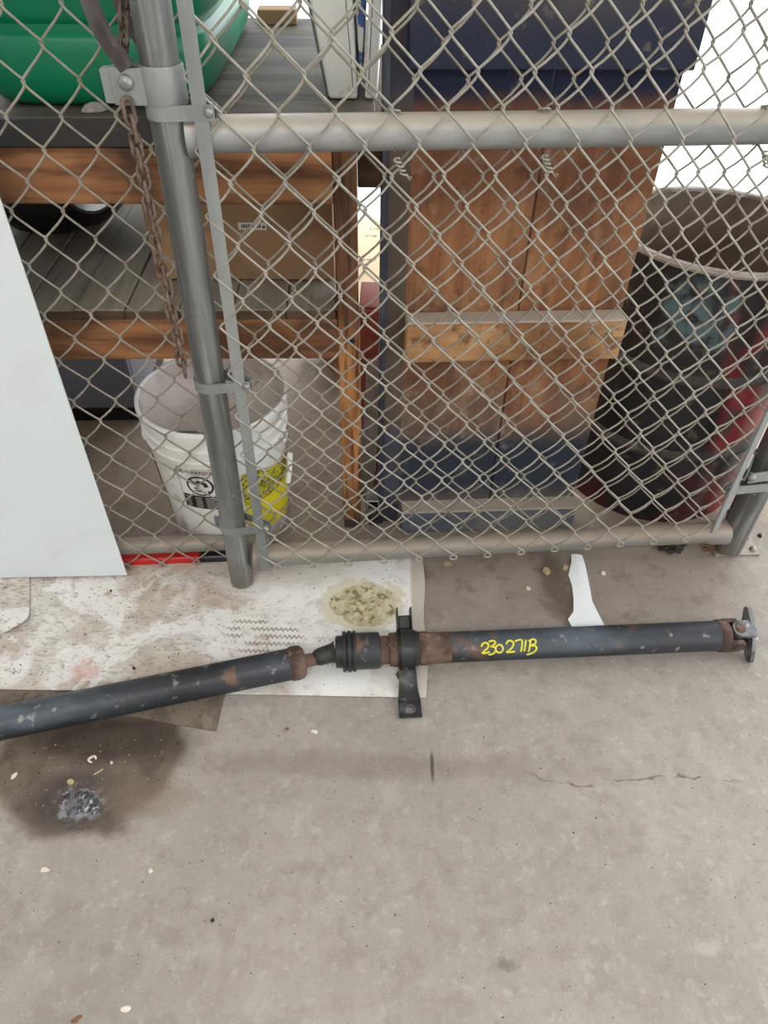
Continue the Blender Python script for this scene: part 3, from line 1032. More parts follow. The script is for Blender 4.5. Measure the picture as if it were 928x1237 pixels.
# ------------------------------------------------------------------ driveshaft
ds = thing('driveshaft', 'two-piece black driveshaft with centre bearing bracket lying across the floor', 'driveshaft', (0, .88, 0))
TA, TB = Vector((-1.02, .616, .039)), Vector((-.168, .8455, .044))
dirA = (TB-TA).normalized()
LA = (TB-TA).length
m = MB().lathe(TA, TB, [(0, .028), (.001, .0315), (LA-.012, .0315), (LA-.008, .0318)], 40)
m.build('front_tube', 'shaft', ds)
c0 = TB-dirA*.014
m = MB().lathe(c0, c0+dirA, [(0, .0318), (.003, .0338), (.015, .0345), (.024, .0325), (.030, .026), (.033, .0135), (.052, .0125), (.054, .0118)], 36)
m.build('weld_collar', 'rust', ds)
J0 = Vector((-.092, .8695, .048))
s0 = c0+dirA*.05
m = MB()
bp_ = []
for k in range(9):
    t = k/8
    bp_.append(s0.lerp(J0, t)+Vector((0, .002*sin(pi*t), 0)))
m.tube(bp_, [.0125, .0165, .0178, .0180, .0182, .0185, .019, .0205, .024], 24, raw=True)
m.build('rubber_boot', 'rubber', ds)
TC, TD = Vector((-.092, .8705, .048)), Vector((.705, .934, .044))
dirB = (TD-TC).normalized()
LB = (TD-TC).length


def PB(d):
    return TC+dirB*d


MB().lathe(TC, TD, [(.0, .026), (.001, .0315), (.014, .0325), (.015, .030)], 36).build('boot_cup', 'rubber', ds)
MB().lathe(TC, TD, [(.014, .030), (.0145, .0405), (.020, .0412), (.0215, .038), (.0235, .038), (.025, .0412), (.031, .0412), (.0325, .0385), (.0345, .0385), (.036, .0412), (.041, .0405), (.042, .034)], 40).build('joint_clamp', 'rubber', ds)
MB().lathe(TC, TD, [(.041, .034), (.0415, .0368), (.085, .0368), (.0885, .0355), (.090, .029)], 40).build('joint_housing', 'housing', ds)
MB().lathe(TC, TD, [(.089, .027), (.090, .0285), (.108, .028), (.109, .0335), (.124, .0350), (.125, .03)], 36).build('neck', 'rust', ds)
MB().lathe(TC, TD, [(.124, .03), (.1245, .0385), (.160, .0385), (.162, .036), (.166, .0355), (.168, .033)], 36).build('bearing_rubber', 'rubber', ds)
m = MB().lathe(TC, TD, [(.163, .030), (.166, .0325), (.170, .0338), (.185, .0338), (.189, .0318), (.232, .0313), (.2325, .030)], 36)
m.build('tube_end', 'rust', ds)
m = MB().lathe(TC, TD, [(.232, .0300), (.2325, .0312), (LB-.01, .0312), (LB, .031)], 40)
m.build('rear_tube', 'shaft2', ds)
# bearing bracket: strap over the rubber, ears behind, a folded leg towards the viewer
br0 = PB(.142)
sideB = Vector((dirB.y, -dirB.x, 0)).normalized()      # towards the viewer
UP = Vector((0, 0, 1))


def BL(a, n, u):
    return br0+dirB*a+sideB*n+UP*u


m = MB(BL)
R1, R2 = .0388, .0425
prof = []
n = 30
for k in range(n+1):
    an = radians(-55)+radians(290)*k/n
    prof.append((cos(an), sin(an)))
vsx, fsx = [], []
for (c_, s_) in prof:
    for (a, r_) in ((-.0115, R1), (-.0115, R2), (.0115, R2), (.0115, R1)):
        vsx.append((a, c_*r_, s_*r_))
for k in range(n):
    for q in range(4):
        q2 = (q+1) % 4
        fsx.append((k*4+q, k*4+q2, k*4+4+q2, k*4+4+q))
fsx += [(3, 2, 1, 0), tuple(n*4+q for q in range(4))]
m.add(vsx, fsx)
bracket = m.build('bracket', 'bracket', ds)
# leg: channel section running down to a foot with a hole
path = [(.034, .034, .0150), (.044, .030, .0155), (.058, .021, .0160), (.075, .0095, .0172), (.094, .0065, .0200)]
m = MB(BL)
vsx, fsx = [], []
dz = -br0.z
for (nn, uu, hw) in path:
    fl = .010 if nn < .08 else .006
    u0 = uu
    for (a, du) in ((-hw, fl*.0), (-hw+.0022, 0), (hw-.0022, 0), (hw, 0), (hw, -.0035), (-hw, -.0035)):
        vsx.append((a, nn, u0+dz+du))
for k in range(len(path)-1):
    for q in range(6):
        q2 = (q+1) % 6
        fsx.append((k*6+q, k*6+q2, k*6+6+q2, k*6+6+q))
fsx += [tuple(range(5, -1, -1)), tuple((len(path)-1)*6+q for q in range(6))]
m.add(vsx, fsx)
for sg in (-1, 1):      # turned-up side flanges
    fp = [(sg*hw, nn, uu+dz) for (nn, uu, hw) in path]
    vs2, fs2 = [], []
    for i, (a, nn, u) in enumerate(fp):
        h = (.009, .008, .0065, .005, .0025)[i]
        for (da, du) in ((0, -.003), (sg*.0022, -.003), (sg*.0022, h), (0, h)):
            vs2.append((a+da, nn, u+du))
    for k in range(len(fp)-1):
        for q in range(4):
            q2 = (q+1) % 4
            fs2.append((k*4+q, k*4+q2, k*4+4+q2, k*4+4+q))
    fs2 += [(3, 2, 1, 0), tuple((len(fp)-1)*4+q for q in range(4))]
    m.add(vs2, fs2)
m.build('leg', 'bracket', bracket)
# foot plate with a real hole
m = MB(BL)
fz0 = .0065+dz
outer = []
for k in range(24):
    an = 2*pi*k/24
    c_, s_ = cos(an), sin(an)
    sc = 1/max(abs(c_), abs(s_))
    outer.append((c_*sc*.0222, .111+s_*sc*.0185))
inner = [(.0078*cos(2*pi*k/24), .113+.0078*sin(2*pi*k/24)) for k in range(24)]
vsx = [(a, n_, fz0-.004) for a, n_ in outer]+[(a, n_, fz0) for a, n_ in outer]+[(a, n_, fz0-.004) for a, n_ in inner]+[(a, n_, fz0) for a, n_ in inner]
fsx = []
for k in range(24):
    k2 = (k+1) % 24
    fsx += [(24+k, 24+k2, 72+k2, 72+k), (k2, k, 48+k, 48+k2), (k, k2, 24+k2, 24+k), (48+k2, 48+k, 72+k, 72+k2)]
m.add(vsx, fsx)
foot = m.build('foot', 'bracket', bracket)
m = MB()
q0 = BL(0, .113, fz0)
m.ring([(q0.x+.0090*cos(2*pi*k/20), q0.y+.0090*sin(2*pi*k/20), q0.z) for k in range(20)], .0012, 6)
m.build('hole_lip', 'flange', foot)
# ears behind
m = MB(BL)
m.box((-.012, -.066, .004), (.012, -.030, .030), .002, Matrix.Rotation(radians(-32), 3, 'X'))
m.box((-.0155, -.076, .008), (-.0125, -.032, .046), .0008, Matrix.Rotation(radians(-28), 3, 'X'))
m.box((.0125, -.076, .010), (.0155, -.032, .046), .0008, Matrix.Rotation(radians(-28), 3, 'X'))
m.build('ear', 'bracket', bracket)
m = MB(BL)
m.tube([(-.020, .028, .030), (-.030, .024, .036), (-.036, .016, .041)], .0022, 8)
m.tube([(-.014, .042, -.012), (-.020, .046, -.020), (-.016, .05, -.028)], .0035, 8)
m.build('clip', 'rust', bracket)
# universal joint and flange at the right end
MB().lathe(TD-dirB*.012, TD+dirB, [(0, .0312), (.003, .0335), (.013, .034), (.021, .033), (.024, .024)], 36).build('yoke_collar', 'rust', ds)
E1 = TD


def EL(a, n_, u):
    return TD+dirB*a+sideB*n_+UP*u


ya = radians(-10)                       # the cross is turned about the shaft


def rotE(a, n_, u, ang):
    return EL(a, n_*cos(ang)-u*sin(ang), n_*sin(ang)+u*cos(ang))


def lug(ang, sgn, a0, a1, w, off, tip):
    m = MB(lambda a, n_, u: rotE(a, n_, u, ang))
    out = [(a0, -w), (a0, w)]
    for k in range(9):
        t = pi/2-pi*k/8
        out.append((a1+(tip*cos(t)), w*sin(t)))
    vs2 = [(a, sgn*off, u) for a, u in out]+[(a, sgn*(off+.009), u) for a, u in out]
    n2 = len(out)
    fs2 = [tuple(range(n2)), tuple(range(2*n2-1, n2-1, -1))]+[(k, (k+1) % n2, n2+(k+1) % n2, n2+k) for k in range(n2)]
    m.add(vs2, fs2)
    return m


for sg in (-1, 1):
    y1 = lug(ya, sg, .004, .028, .019, .0205, .015).build('yoke', 'rust', ds)
    c1 = rotE(.026, sg*.0245, 0, ya); c2 = rotE(.026, sg*.0315, 0, ya)
    MB().lathe(c1, c2, [(0, .0105), (.006, .0105), (.007, .0085)], 18).build('bearing_cap', 'rust', y1)
    y2 = lug(ya+pi/2, sg, .058, .030, .018, .0205, -.015).build('yoke', 'flange', ds)
    c1 = rotE(.030, sg*.0245, 0, ya+pi/2); c2 = rotE(.030, sg*.0315, 0, ya+pi/2)
    MB().lathe(c1, c2, [(0, .0105), (.006, .0105), (.007, .0085)], 18).build('bearing_cap', 'rust', y2)
m = MB()
for k in range(2):
    m.lathe(rotE(.028, -.026, 0, ya+k*pi/2), rotE(.028, .026, 0, ya+k*pi/2), [(0, .008), (.052, .008)], 14)
m.build('cross', 'rust', ds)
# flange plate with two ears, seen edge-on
fa = radians(-46)
out = []
for k in range(40):
    t = 2*pi*k/40
    e_ = lambda v: math.copysign(abs(v)**.55, v)
    out.append((.058*e_(cos(t)), (.0125+.010*(1-abs(cos(t)))**2)*e_(sin(t))))
m = MB(lambda a, n_, u: rotE(a, n_, u, fa))
n2 = len(out)
m.add([(.056, a, b) for a, b in out]+[(.064, a, b) for a, b in out], [tuple(range(n2)), tuple(range(2*n2-1, n2-1, -1))]+[(k, (k+1) % n2, n2+(k+1) % n2, n2+k) for k in range(n2)])
fl = m.build('flange', 'flange', ds)
m = MB(lambda a, n_, u: rotE(a, n_, u, fa))
m.lathe(rotE(.064, 0, 0, fa), rotE(.07, 0, 0, fa), [(0, .022), (.004, .0215), (.004, .015), (.001, .0145)], 24, False, True)
m.build('pilot_ring', 'flange', fl)

# paint-marker number on the rear tube
GL = {
    '2': [[(.0, .62), (.12, .86), (.38, .92), (.56, .78), (.50, .52), (.22, .26), (.04, .10), (.30, .06), (.66, .16)]],
    '2b': [[(.0, .74), (.18, .98), (.46, .98), (.60, .76), (.48, .46), (.16, .18), (.02, .08), (.34, .06), (.72, .10)]],
    '3': [[(.0, 1.0), (.34, 1.06), (.52, .90), (.30, .66), (.10, .60), (.36, .56), (.52, .34), (.34, .0), (-.06, -.10)]],
    '0': [[(.34, .72), (.10, .62), (.0, .36), (.14, .10), (.42, .06), (.60, .30), (.52, .62), (.30, .72)]],
    '7': [[(.0, .92), (.28, 1.02), (.58, 1.0), (.56, .6), (.46, .08)]],
    '1': [[(.24, 1.0), (.14, .55), (.06, .10)]],
    'B': [[(.22, .92), (.14, .5), (.04, .02)], [(.06, .90), (.44, 1.04), (.66, .90), (.54, .66), (.22, .54), (.58, .48), (.66, .22), (.40, -.08), (-.08, -.26)]],
}
row = [('2', 0), ('3', .62), ('0', 1.12), ('2b', 2.0), ('7', 2.72), ('1', 3.40), ('B', 3.78)]
S = .0245
wtx = .112/4.5
d_start = (.197-TC.x)/dirB.x+.001
camdir = Vector((0, -.80, .60))
m = MB()
for ch, ox in row:
    for st in GL[ch]:
        # resample smoothly
        pts = []
        for i in range(len(st)-1):
            p0 = st[max(i-1, 0)]; p1 = st[i]; p2 = st[i+1]; p3 = st[min(i+2, len(st)-1)]
            for q in range(4):
                t = q/4
                pts.append(tuple(.5*(2*p1[k]+(p2[k]-p0[k])*t+(2*p0[k]-5*p1[k]+4*p2[k]-p3[k])*t*t+(3*p1[k]-p0[k]-3*p2[k]+p3[k])*t**3) for k in (0, 1)))
        pts.append(st[-1])
        P = []
        for (u, v) in pts:
            d = d_start+(ox+u)*wtx
            an = radians(46)+(v-.5)*S/.0312
            nv = sideB*cos(an)+UP*sin(an)
            P.append(PB(d)+nv*.0312)
        m.tube(P, .0021, 6, raw=True)
tag(m.build('marking', 'marker', ds, smooth=80), 'yellow handwritten number 230 271B')

# ------------------------------------------------------------------ workbench
WB = Frame(1.275, 2.6)
bench = thing('workbench', 'wooden workbench with dark top and plank lower shelf behind the mesh', 'workbench', WB(-.7, -.4, 0))
BX0, BX1, BD = -1.55, -.035, .83
m = MB(WB).box((BX0, -BD, .876), (BX1+.01, -.004, .916), .002)
m.build('bench_top', 'benchtop', bench)
MB(WB).box((BX0, -.004, .875), (BX1+.01, .004, .9155), .001).build('edge_strip', 'benchedge', bench)
MB(WB).box((BX0, -.038, .783), (-.098, 0, .873), .002).build('apron', 'apron', bench)
MB(WB).box((BX0, -BD+.02, .783), (-.098, -BD+.058, .873), .002).build('apron', 'apron', bench)
MB(WB).box((-.0555, -BD+.05, .785), (.022, -.075, .873), .002).build('apron', 'shelf_edge', bench)
# legs
for sx, sn in ((-.098, 0), (-.25, -BD+.09), (BX0+.02, 0), (BX0+.02, -BD+.09)):
    MB(WB).box((sx, sn-.088 if sn == 0 else sn-.07, .028), (sx+.042, sn-.001 if sn == 0 else sn, .876), .003).build('leg', 'leg', bench)
lg = MB(WB).box((-.096, -.085, .0), (-.058, -.003, .028), .002).build('foot_block', 'drum_hoop', bench)
m = MB()
kc = WB(-.071, .0005, .52)
m.lathe(kc, kc+WB.nv, [(0, .0075), (.0006, .007), (.0006, .001)], 14)
m.build('bolt_hole', 'blackplastic', bench)
# lower shelf: planks side by side on an apron
MB(WB).box((BX0, -.038, .480), (-.098, 0, .566), .002).build('shelf_apron', 'apron', bench)
MB(WB).box((BX0, -BD+.02, .480), (-.098, -BD+.058, .566), .002).build('shelf_apron', 'apron', bench)
px_ = [-1.52, -1.40, -1.30, -1.19, -1.09, -.985, -.885, -.785, -.690, -.595, -.500, -.397, -.295, -.195, -.100]
for a, b in zip(px_[:-1], px_[1:]):
    pk = MB(WB).box((a+.0012, -BD+.02, .5665), (b-.0012, -.004, .584+.002*sin(a*40)), .0015).build('plank', 'shelf', bench)
    MB(WB).box((a+.0012, -.004, .5665), (b-.0012, 0, .583), .001).build('plank_edge', 'shelf_edge', pk)

# ------------------------------------------------------------------ green tub on the bench
BT = .916
def superr(hx, hy, r, n=48):
    out = []
    for k in range(n):
        a = 2*pi*k/n
        c_, s_ = cos(a), sin(a)
        e = 2/6.5
        out.append((hx*math.copysign(abs(c_)**e, c_), hy*math.copysign(abs(s_)**e, s_)))
    return out


TBX, TBY = -.50, 1.672
tub = thing('plastic_tub', 'big green plastic tub with rounded base on the workbench', 'tub', (TBX, TBY, BT))
m = MB(Frame(TBY, 2.6, TBX))
lev = [(.000, -.045), (.002, -.030), (.010, -.018), (.028, -.008), (.055, -.003), (.078, 0), (.098, 0), (.103, -.004), (.107, -.012), (.114, -.014), (.120, -.006), (.130, .001), (.20, .008), (.28, .016), (.285, .030), (.30, .030), (.302, .018), (.28, .008), (.10, -.012)]
o0 = 0
vsx, fsx = [], []
nn = 48
for z, d in lev:
    for a, b in superr(.198+d, .382+d, 5):
        vsx.append((a, b, BT+z))
for i in range(len(lev)-1):
    for k in range(nn):
        k2 = (k+1) % nn
        fsx.append((i*nn+k, i*nn+k2, (i+1)*nn+k2, (i+1)*nn+k))
fsx += [tuple(range(nn-1, -1, -1)), tuple((len(lev)-1)*nn+k for k in range(nn))]
m.add(vsx, fsx)
m.build('body', 'green', tub, smooth=60)
m = MB(Frame(TBY, 2.6, TBX))
for sg in (-1, 1):
    m.tube([(sg*.205, -.06, BT+.27), (sg*.235, -.05, BT+.262), (sg*.235, .05, BT+.262), (sg*.205, .06, BT+.27)], .008, 8)
m.build('handle', 'green', tub)

# ------------------------------------------------------------------ two cream cases and a printed card on the bench
def tapered(m, x0, x1, x0t, x1t, y0, y1, z0, z1, yl=0.0, bev=.006):
    bm = bmesh.new()
    bmesh.ops.create_cube(bm, size=1.0)
    for q in bm.verts:
        t = q.co.z+.5
        a = x0+(x0t-x0)*t; b = x1+(x1t-x1)*t
        q.co = Vector((a+(b-a)*(q.co.x+.5), y0+(y1-y0)*(q.co.y+.5)+yl*t, z0+(z1-z0)*t))
    bmesh.ops.bevel(bm, geom=bm.edges[:], offset=bev, segments=3, affect='EDGES', profile=.5)
    bm.verts.index_update()
    m.add([tuple(q.co) for q in bm.verts], [[q.index for q in f.verts] for f in bm.faces])
    bm.free()
    return m


k1 = thing('plastic_case', 'wide cream plastic case standing on the bench beside a printed card', 'case', (-.085, 1.50, BT))
tapered(MB(), -.108, -.059, -.160, -.073, 1.385, 1.60, BT+.001, 1.21, -.02).build('shell', 'cream', k1)
tapered(MB(), -.113, -.1075, -.166, -.1595, 1.40, 1.60, BT+.001, 1.205, -.02, .002).build('back_shell', 'cream_dark', k1)
MB().tube([(-.066, 1.3845, BT+.012), (-.086, 1.3655, 1.195)], .0009, 6).build('seam', 'cream_dark', k1)
k2 = thing('plastic_case', 'narrow cream plastic case standing nearest the plywood panel', 'case', (-.035, 1.50, BT))
tapered(MB(), -.047, -.026, -.034, -.012, 1.389, 1.60, BT+.001, 1.20, 0, .005).build('shell', 'cream', k2)
MB().tube([(-.041, 1.388, BT+.012), (-.028, 1.388, 1.19)], .0009, 6).build('seam', 'cream_dark', k2)
m = MB()
tapered(m, -.0555, -.0525, -.064, -.040, 1.398, 1.54, BT+.03, 1.19, 0, .0006)
tag(m.build('printed_card', 'print_blue'), 'blue and white printed card squeezed between the two cream cases', 'card')
m = MB(Frame(2.035, 4, -.272)).box((-.045, -.03, BT), (.045, .03, BT+.03), .002)
tag(m.build('cardboard_block', 'kraft'), 'small brown cardboard block behind the green tub', 'cardboard')
# clear scoop under the tub edge
m = MB()
c0 = Vector((-.482, 1.298, BT))
bmh = bmesh.new()
bmesh.ops.create_uvsphere(bmh, u_segments=16, v_segments=10, radius=1)
bmh.verts.index_update()
m.add([(c0.x+.020*q.co.x+.006*q.co.y, c0.y+.016*q.co.y, c0.z+.0005+max(0, .012*(q.co.z-.35*q.co.x*q.co.x))) for q in bmh.verts], [[q.index for q in f.verts] for f in bmh.faces])
bmh.free()
tag(m.build('plastic_scoop', 'clear'), 'small hazy clear plastic scoop below the green tub', 'scoop')

# ------------------------------------------------------------------ goods on the lower shelf
SZ = .588
bx = thing('cardboard_box', 'brown cardboard box with a small white label on the lower shelf', 'box', (-.33, 1.52, SZ))
BXF = Frame(1.395, 2.0)
MB(BXF).box((-.466, -.29, SZ), (-.109, 0, .776), .002).build('body', 'kraft', bx)
m = MB(BXF)
m.box((-.466, -.29, .776), (-.109, -.146, .7775), .0005)
m.box((-.466, -.145, .776), (-.109, 0, .7775), .0005)
m.build('flap', 'kraft', bx)
lb = MB(BXF).box((-.290, 0, .690), (-.236, .0006, .704), 0).build('label', 'label', bx)
m = MB(BXF)
for k in range(9):
    m.box((-.284+k*.0042, .0006, .6935), (-.284+k*.0042+.0028, .0009, .700+.0012*(k % 2)))
m.box((-.244, .0006, .693), (-.239, .0009, .698))
m.build('print', 'ink', lb)

hd = thing('headlamp', 'black headlamp unit with silvery round reflector on the lower shelf', 'headlamp', (-.70, 1.66, SZ))
m = MB()
bmh = bmesh.new()
bmesh.ops.create_icosphere(bmh, subdivisions=3, radius=1)
bmh.verts.index_update()
m.add([(-.74+.14*q.co.x+.02*sin(q.co.y*3), 1.66+.13*q.co.y, SZ+.085+.085*max(-1, q.co.z*1.3 if q.co.z < 0 else q.co.z)) for q in bmh.verts], [[q.index for q in f.verts] for f in bmh.faces])
bmh.free()
m.build('housing', 'blackplastic', hd)
MB().lathe((-.628, 1.555, SZ+.118), (-.650, 1.64, SZ+.10), [(0, .050), (.004, .052), (.012, .044), (.03, .030), (.045, .012)], 24).build('reflector', 'chrome', hd)
m = MB().lathe((-.628, 1.555, SZ+.118), (-.650, 1.64, SZ+.10), [(-.003, .051), (-.003, .055), (.02, .055), (.04, .05)], 24, False, False)
m.build('bezel', 'blackplastic', hd)

# ------------------------------------------------------------------ things under the bench
gb = thing('plastic_crate', 'grey-blue plastic crate under the bench behind the bucket', 'crate', (-.84, 1.86, 0))
GBF = Frame(1.725, 3.0)
MB(GBF).box((-1.14, -.02, .05), (-.70, 0, .42), .004).build('side', 'greybin', gb)
MB(GBF).box((-1.14, -.34, .05), (-.70, -.32, .42), .004).build('side', 'greybin', gb)
MB(GBF).box((-.72, -.32, .05), (-.70, -.02, .42), .004).build('side', 'greybin', gb)
MB(GBF).box((-1.14, -.32, .05), (-1.12, -.02, .42), .004).build('side', 'greybin', gb)
MB(GBF).box((-1.14, -.34, 0), (-.70, -.01, .05), .003).build('base', 'blackplastic', gb)
c0 = GBF(-.862, 0, .318)
MB().lathe(c0, c0+GBF.nv, [(0, .013), (.003, .013), (.004, .010), (.002, .008), (.003, .002)], 18).build('screw', 'blackplastic', gb)
m = MB(Frame(1.965, -65.6, -.172)).box((-.12, -.018, 0), (.125, 0, .42), .002)
tag(m.build('plywood_offcut', 'apron'), 'brown plywood offcut standing under the bench beyond the pine leg', 'board')

# bucket
BKX, BKY = -.377, 1.314
bk = thing('bucket', 'white plastic bucket with warning label and yellow print under the bench', 'bucket', (BKX, BKY, 0))


SQ = .370/.378
RQ = 1.03


def brad(z):
    return .13493+.01772*min(max(z/SQ, 0), .29)/.286


A, Bz = (BKX, BKY, 0), (BKX, BKY, 1)
prof = [(.004, .126), (.001, .129), (.004, .131), (.29, .1482), (.292, .1525), (.297, .1530), (.300, .1495), (.322, .1500), (.3235, .1545), (.329, .1548), (.331, .1512), (.352, .1520), (.354, .1560), (.368, .1575), (.3745, .1570), (.378, .1545), (.3775, .1510), (.372, .1490)]
MB().lathe(A, Bz, [(z_*SQ, r_*RQ) for z_, r_ in prof], 56, True, False).build('body', 'bucket', bk)
MB().lathe(A, Bz, [(.364, .1535), (.34, .1522), (.20, .143), (.02, .131), (.012, .124), (.012, .002)], 56, False, True).build('inside', 'bucket_in', bk)


def onb(phi, z, off=.0006):
    """phi from the viewer-facing side, positive to the right"""
    r_ = brad(z)+off
    return Vector((BKX+r_*sin(phi), BKY-r_*cos(phi), z))


def patch(m, p0, p1, z0, z1, off=.0006, n=10, nzz=4, z0f=None, z1f=None):
    o = len(m.v)
    for i in range(nzz+1):
        for j in range(n+1):
            ph = p0+(p1-p0)*j/n
            a = z0 if z0f is None else z0f(ph)
            b = z1 if z1f is None else z1f(ph)
            m.v.append(onb(ph, a+(b-a)*i/nzz, off))
    for i in range(nzz):
        for j in range(n):
            a = o+i*(n+1)+j
            m.f.append((a, a+1, a+n+2, a+n+1))
    return m


patch(MB(), .50, 1.9, .05, .15, .0016, 36, 4, lambda p: .03+.02*sin(p*2), lambda p: .150).build('yellow_print', 'bucket_yellow', bk)
m = MB()
patch(m, -2.1, -1.02, .05, .15, .0016, 36, 4, lambda p: .03, lambda p: .150)
m.build('yellow_print', 'bucket_yellow', bk)
patch(MB(), .48, 1.9, .15, .25, .0016, 36, 4, lambda p: .150, lambda p: .225+.02*sin(p*3)).build('mottled_print', 'bucket_mottle', bk)
m = MB()
patch(m, -2.1, -1.05, .15, .25, .0016, 36, 4, lambda p: .150, lambda p: .24)
m.build('mottled_print', 'bucket_mottle', bk)
# warning label: lettering, ring with a bar, figure, text block
P0 = -.13                                        # label centre angle
lab = MB()
patch(lab, P0-.30, P0+.32, .150, .272, .0005, 8, 4)
wl = lab.build('warning_label', 'bucket', bk)
ink = MB()


def lay(u, v):
    """label coordinates in metres, origin at its top left"""
    return onb(P0-.30+u/.1425, .272-v, .0010)


def ink_line(pts, w):
    for a, b in zip(pts[:-1], pts[1:]):
        d = Vector((b[0]-a[0], b[1]-a[1])); L = d.length
        if L < 1e-6:
            continue
        q = Vector((-d.y, d.x))/L*w/2
        o = len(ink.v)
        ink.v += [lay(a[0]+q.x, a[1]+q.y), lay(b[0]+q.x, b[1]+q.y), lay(b[0]-q.x, b[1]-q.y), lay(a[0]-q.x, a[1]-q.y)]
        ink.f.append((o, o+1, o+2, o+3))


LW = .62*.1425
ink_line([(0, 0), (LW, 0), (LW, .122), (0, .122), (0, 0)], .0012)
ink_line([(0, .017), (LW, .017)], .0012)
tv, tf = text2d('WARNING', .0135)
o = len(ink.v)
ink.v += [lay(.017+x, .0135-y) for x, y in tv]
ink.f += [tuple(i+o for i in q) for q in tf]
ink_line([(.004, .0135), (.0095, .004), (.015, .0135), (.004, .0135)], .0018)
ink_line([(.0095, .0075), (.0095, .0115)], .0018)
cxx, cyy = LW/2, .048
ink_line(arc(cxx, cyy, .0265, 0, 2*pi, 28), .0045)
ink_line([(cxx-.019, cyy-.018), (cxx+.019, cyy+.018)], .0045)
ink_line([(cxx-.006, cyy-.012), (cxx+.010, cyy-.010), (cxx+.014, cyy+.002)], .009)
ink_line(arc(cxx-.012, cyy-.008, .0035, 0, 2*pi, 10), .006)
ink_line([(cxx-.012, cyy+.004), (cxx-.006, cyy+.016), (cxx+.006, cyy+.016)], .004)
for k in range(22):
    v = .079+k*.0018
    ink_line([(.0015, v), (LW*.25, v), (LW*.5, v), (LW*.75, v), (LW-.0015, v)], .0019)
ink.build('print', 'black', wl)
wp = MB()
ink_b = ink
ink = wp


def lay(u, v):
    return onb(P0-.30+u/.1425, .272-v, .0013)


for k in range(7):
    v = .084+k*.0048
    ink_line([(.006+.002*(k % 2), v), (LW*.4, v), (LW*.7, v), (LW-.007-.006*(k % 3), v)], .0012)
wp.build('fine_print', 'label', wl)
m = MB()
patch(m, -.02, .07, .095, .132, .0012, 4, 2)
m.build('barcode', 'greybin', bk)
tv, tf = text2d('HDPE', .010)
m = MB()
m.v = [onb(-.02+x/.135, .035+y, .0008) for x, y in tv]
m.f = list(tf)
m.build('base_lettering', 'black', bk)
# bail: ear, wire and grip hanging down the right side
for sg in (-1, 1):
    e0 = onb(sg*1.35, .276, 0)
    e1 = onb(sg*1.35, .276, .012)
    MB().lathe(e0, e1, [(0, .016), (.008, .015), (.011, .010)], 18).build('handle_lug', 'bucket', bk)
bw = []
for k in range(25):
    t = k/24
    ph = 1.35-2.7*t
    bw.append(onb(ph+0, .276-.16*sin(pi*t)**.8, .012) if False else None)
wire = []
for k in range(29):
    a = pi*k/28
    wire.append((BKX+.168*cos(a), BKY-.033+.162*sin(a)*.98, .276-.115*sin(a)))
wm = MB().tube(wire, .002, 6).build('bail', 'bolt', bk)
m = MB().tube([onb(1.38, .225, .016), onb(1.30, .19, .019), onb(1.22, .16, .020)], .0065, 12, raw=True)
m.build('grip', 'cream', bk)

# ------------------------------------------------------------------ boxes between the bench and the plywood panel
pb = thing('tall_carton', 'peach cardboard carton with printing, seen between bench leg and plywood panel', 'carton', (.01, 1.92, 0))
MB().box((-.094, 1.66, .0), (.11, 2.19, .40), .002).build('body', 'peach', pb)


def top_text(t, size, x, y, z):
    tv, tf = text2d(t, size)
    mm = MB()
    mm.add([(x+a, y+b*1.9, z) for a, b in tv], tf)
    return mm


top_text('LETTER', .011, -.072, 2.055, .4006).build('lettering', 'ink', pb)
top_text('& THE', .010, -.058, 2.105, .4006).build('lettering', 'ink', pb)
top_text('HR INPUTS', .008, -.074, 1.90, .4006).build('lettering', 'ink', pb)
rx = thing('red_box', 'brick red box standing before the peach carton, left of the plywood panel', 'box', (-.02, 1.46, 0))
tapered(MB(), -.058, .03, -.062, .03, 1.44, 1.56, .0, .505, 0, .003).build('body', 'redbox', rx)
MB().box((-.062, 1.432, .44), (.03, 1.564, .500), .003).build('lid', 'redbox', rx)
m = MB().box((-.055, 1.40, .0), (-.018, 1.404, .40), .001, Matrix.Rotation(radians(3), 3, 'Y'))
tag(m.build('plastic_strip', 'clear'), 'hazy plastic strip leaning against the red box beside the leg', 'strip')
cs = thing('caster', 'small black caster on the floor between bench leg and plywood panel', 'caster', (-.028, 1.30, 0))
MB().lathe((-.038, 1.30, .034), (-.018, 1.30, .034), [(0, .012), (0, .030), (.002, .033), (.018, .033), (.02, .030), (.02, .012)], 24, True, True).build('wheel', 'blackplastic', cs)
m = MB()
m.box((-.044, 1.285, .03), (-.041, 1.315, .085), .001)
m.box((-.015, 1.285, .03), (-.012, 1.315, .085), .001)
m.box((-.044, 1.28, .082), (-.012, 1.32, .086), .001)
m.build('fork', 'bolt', cs)

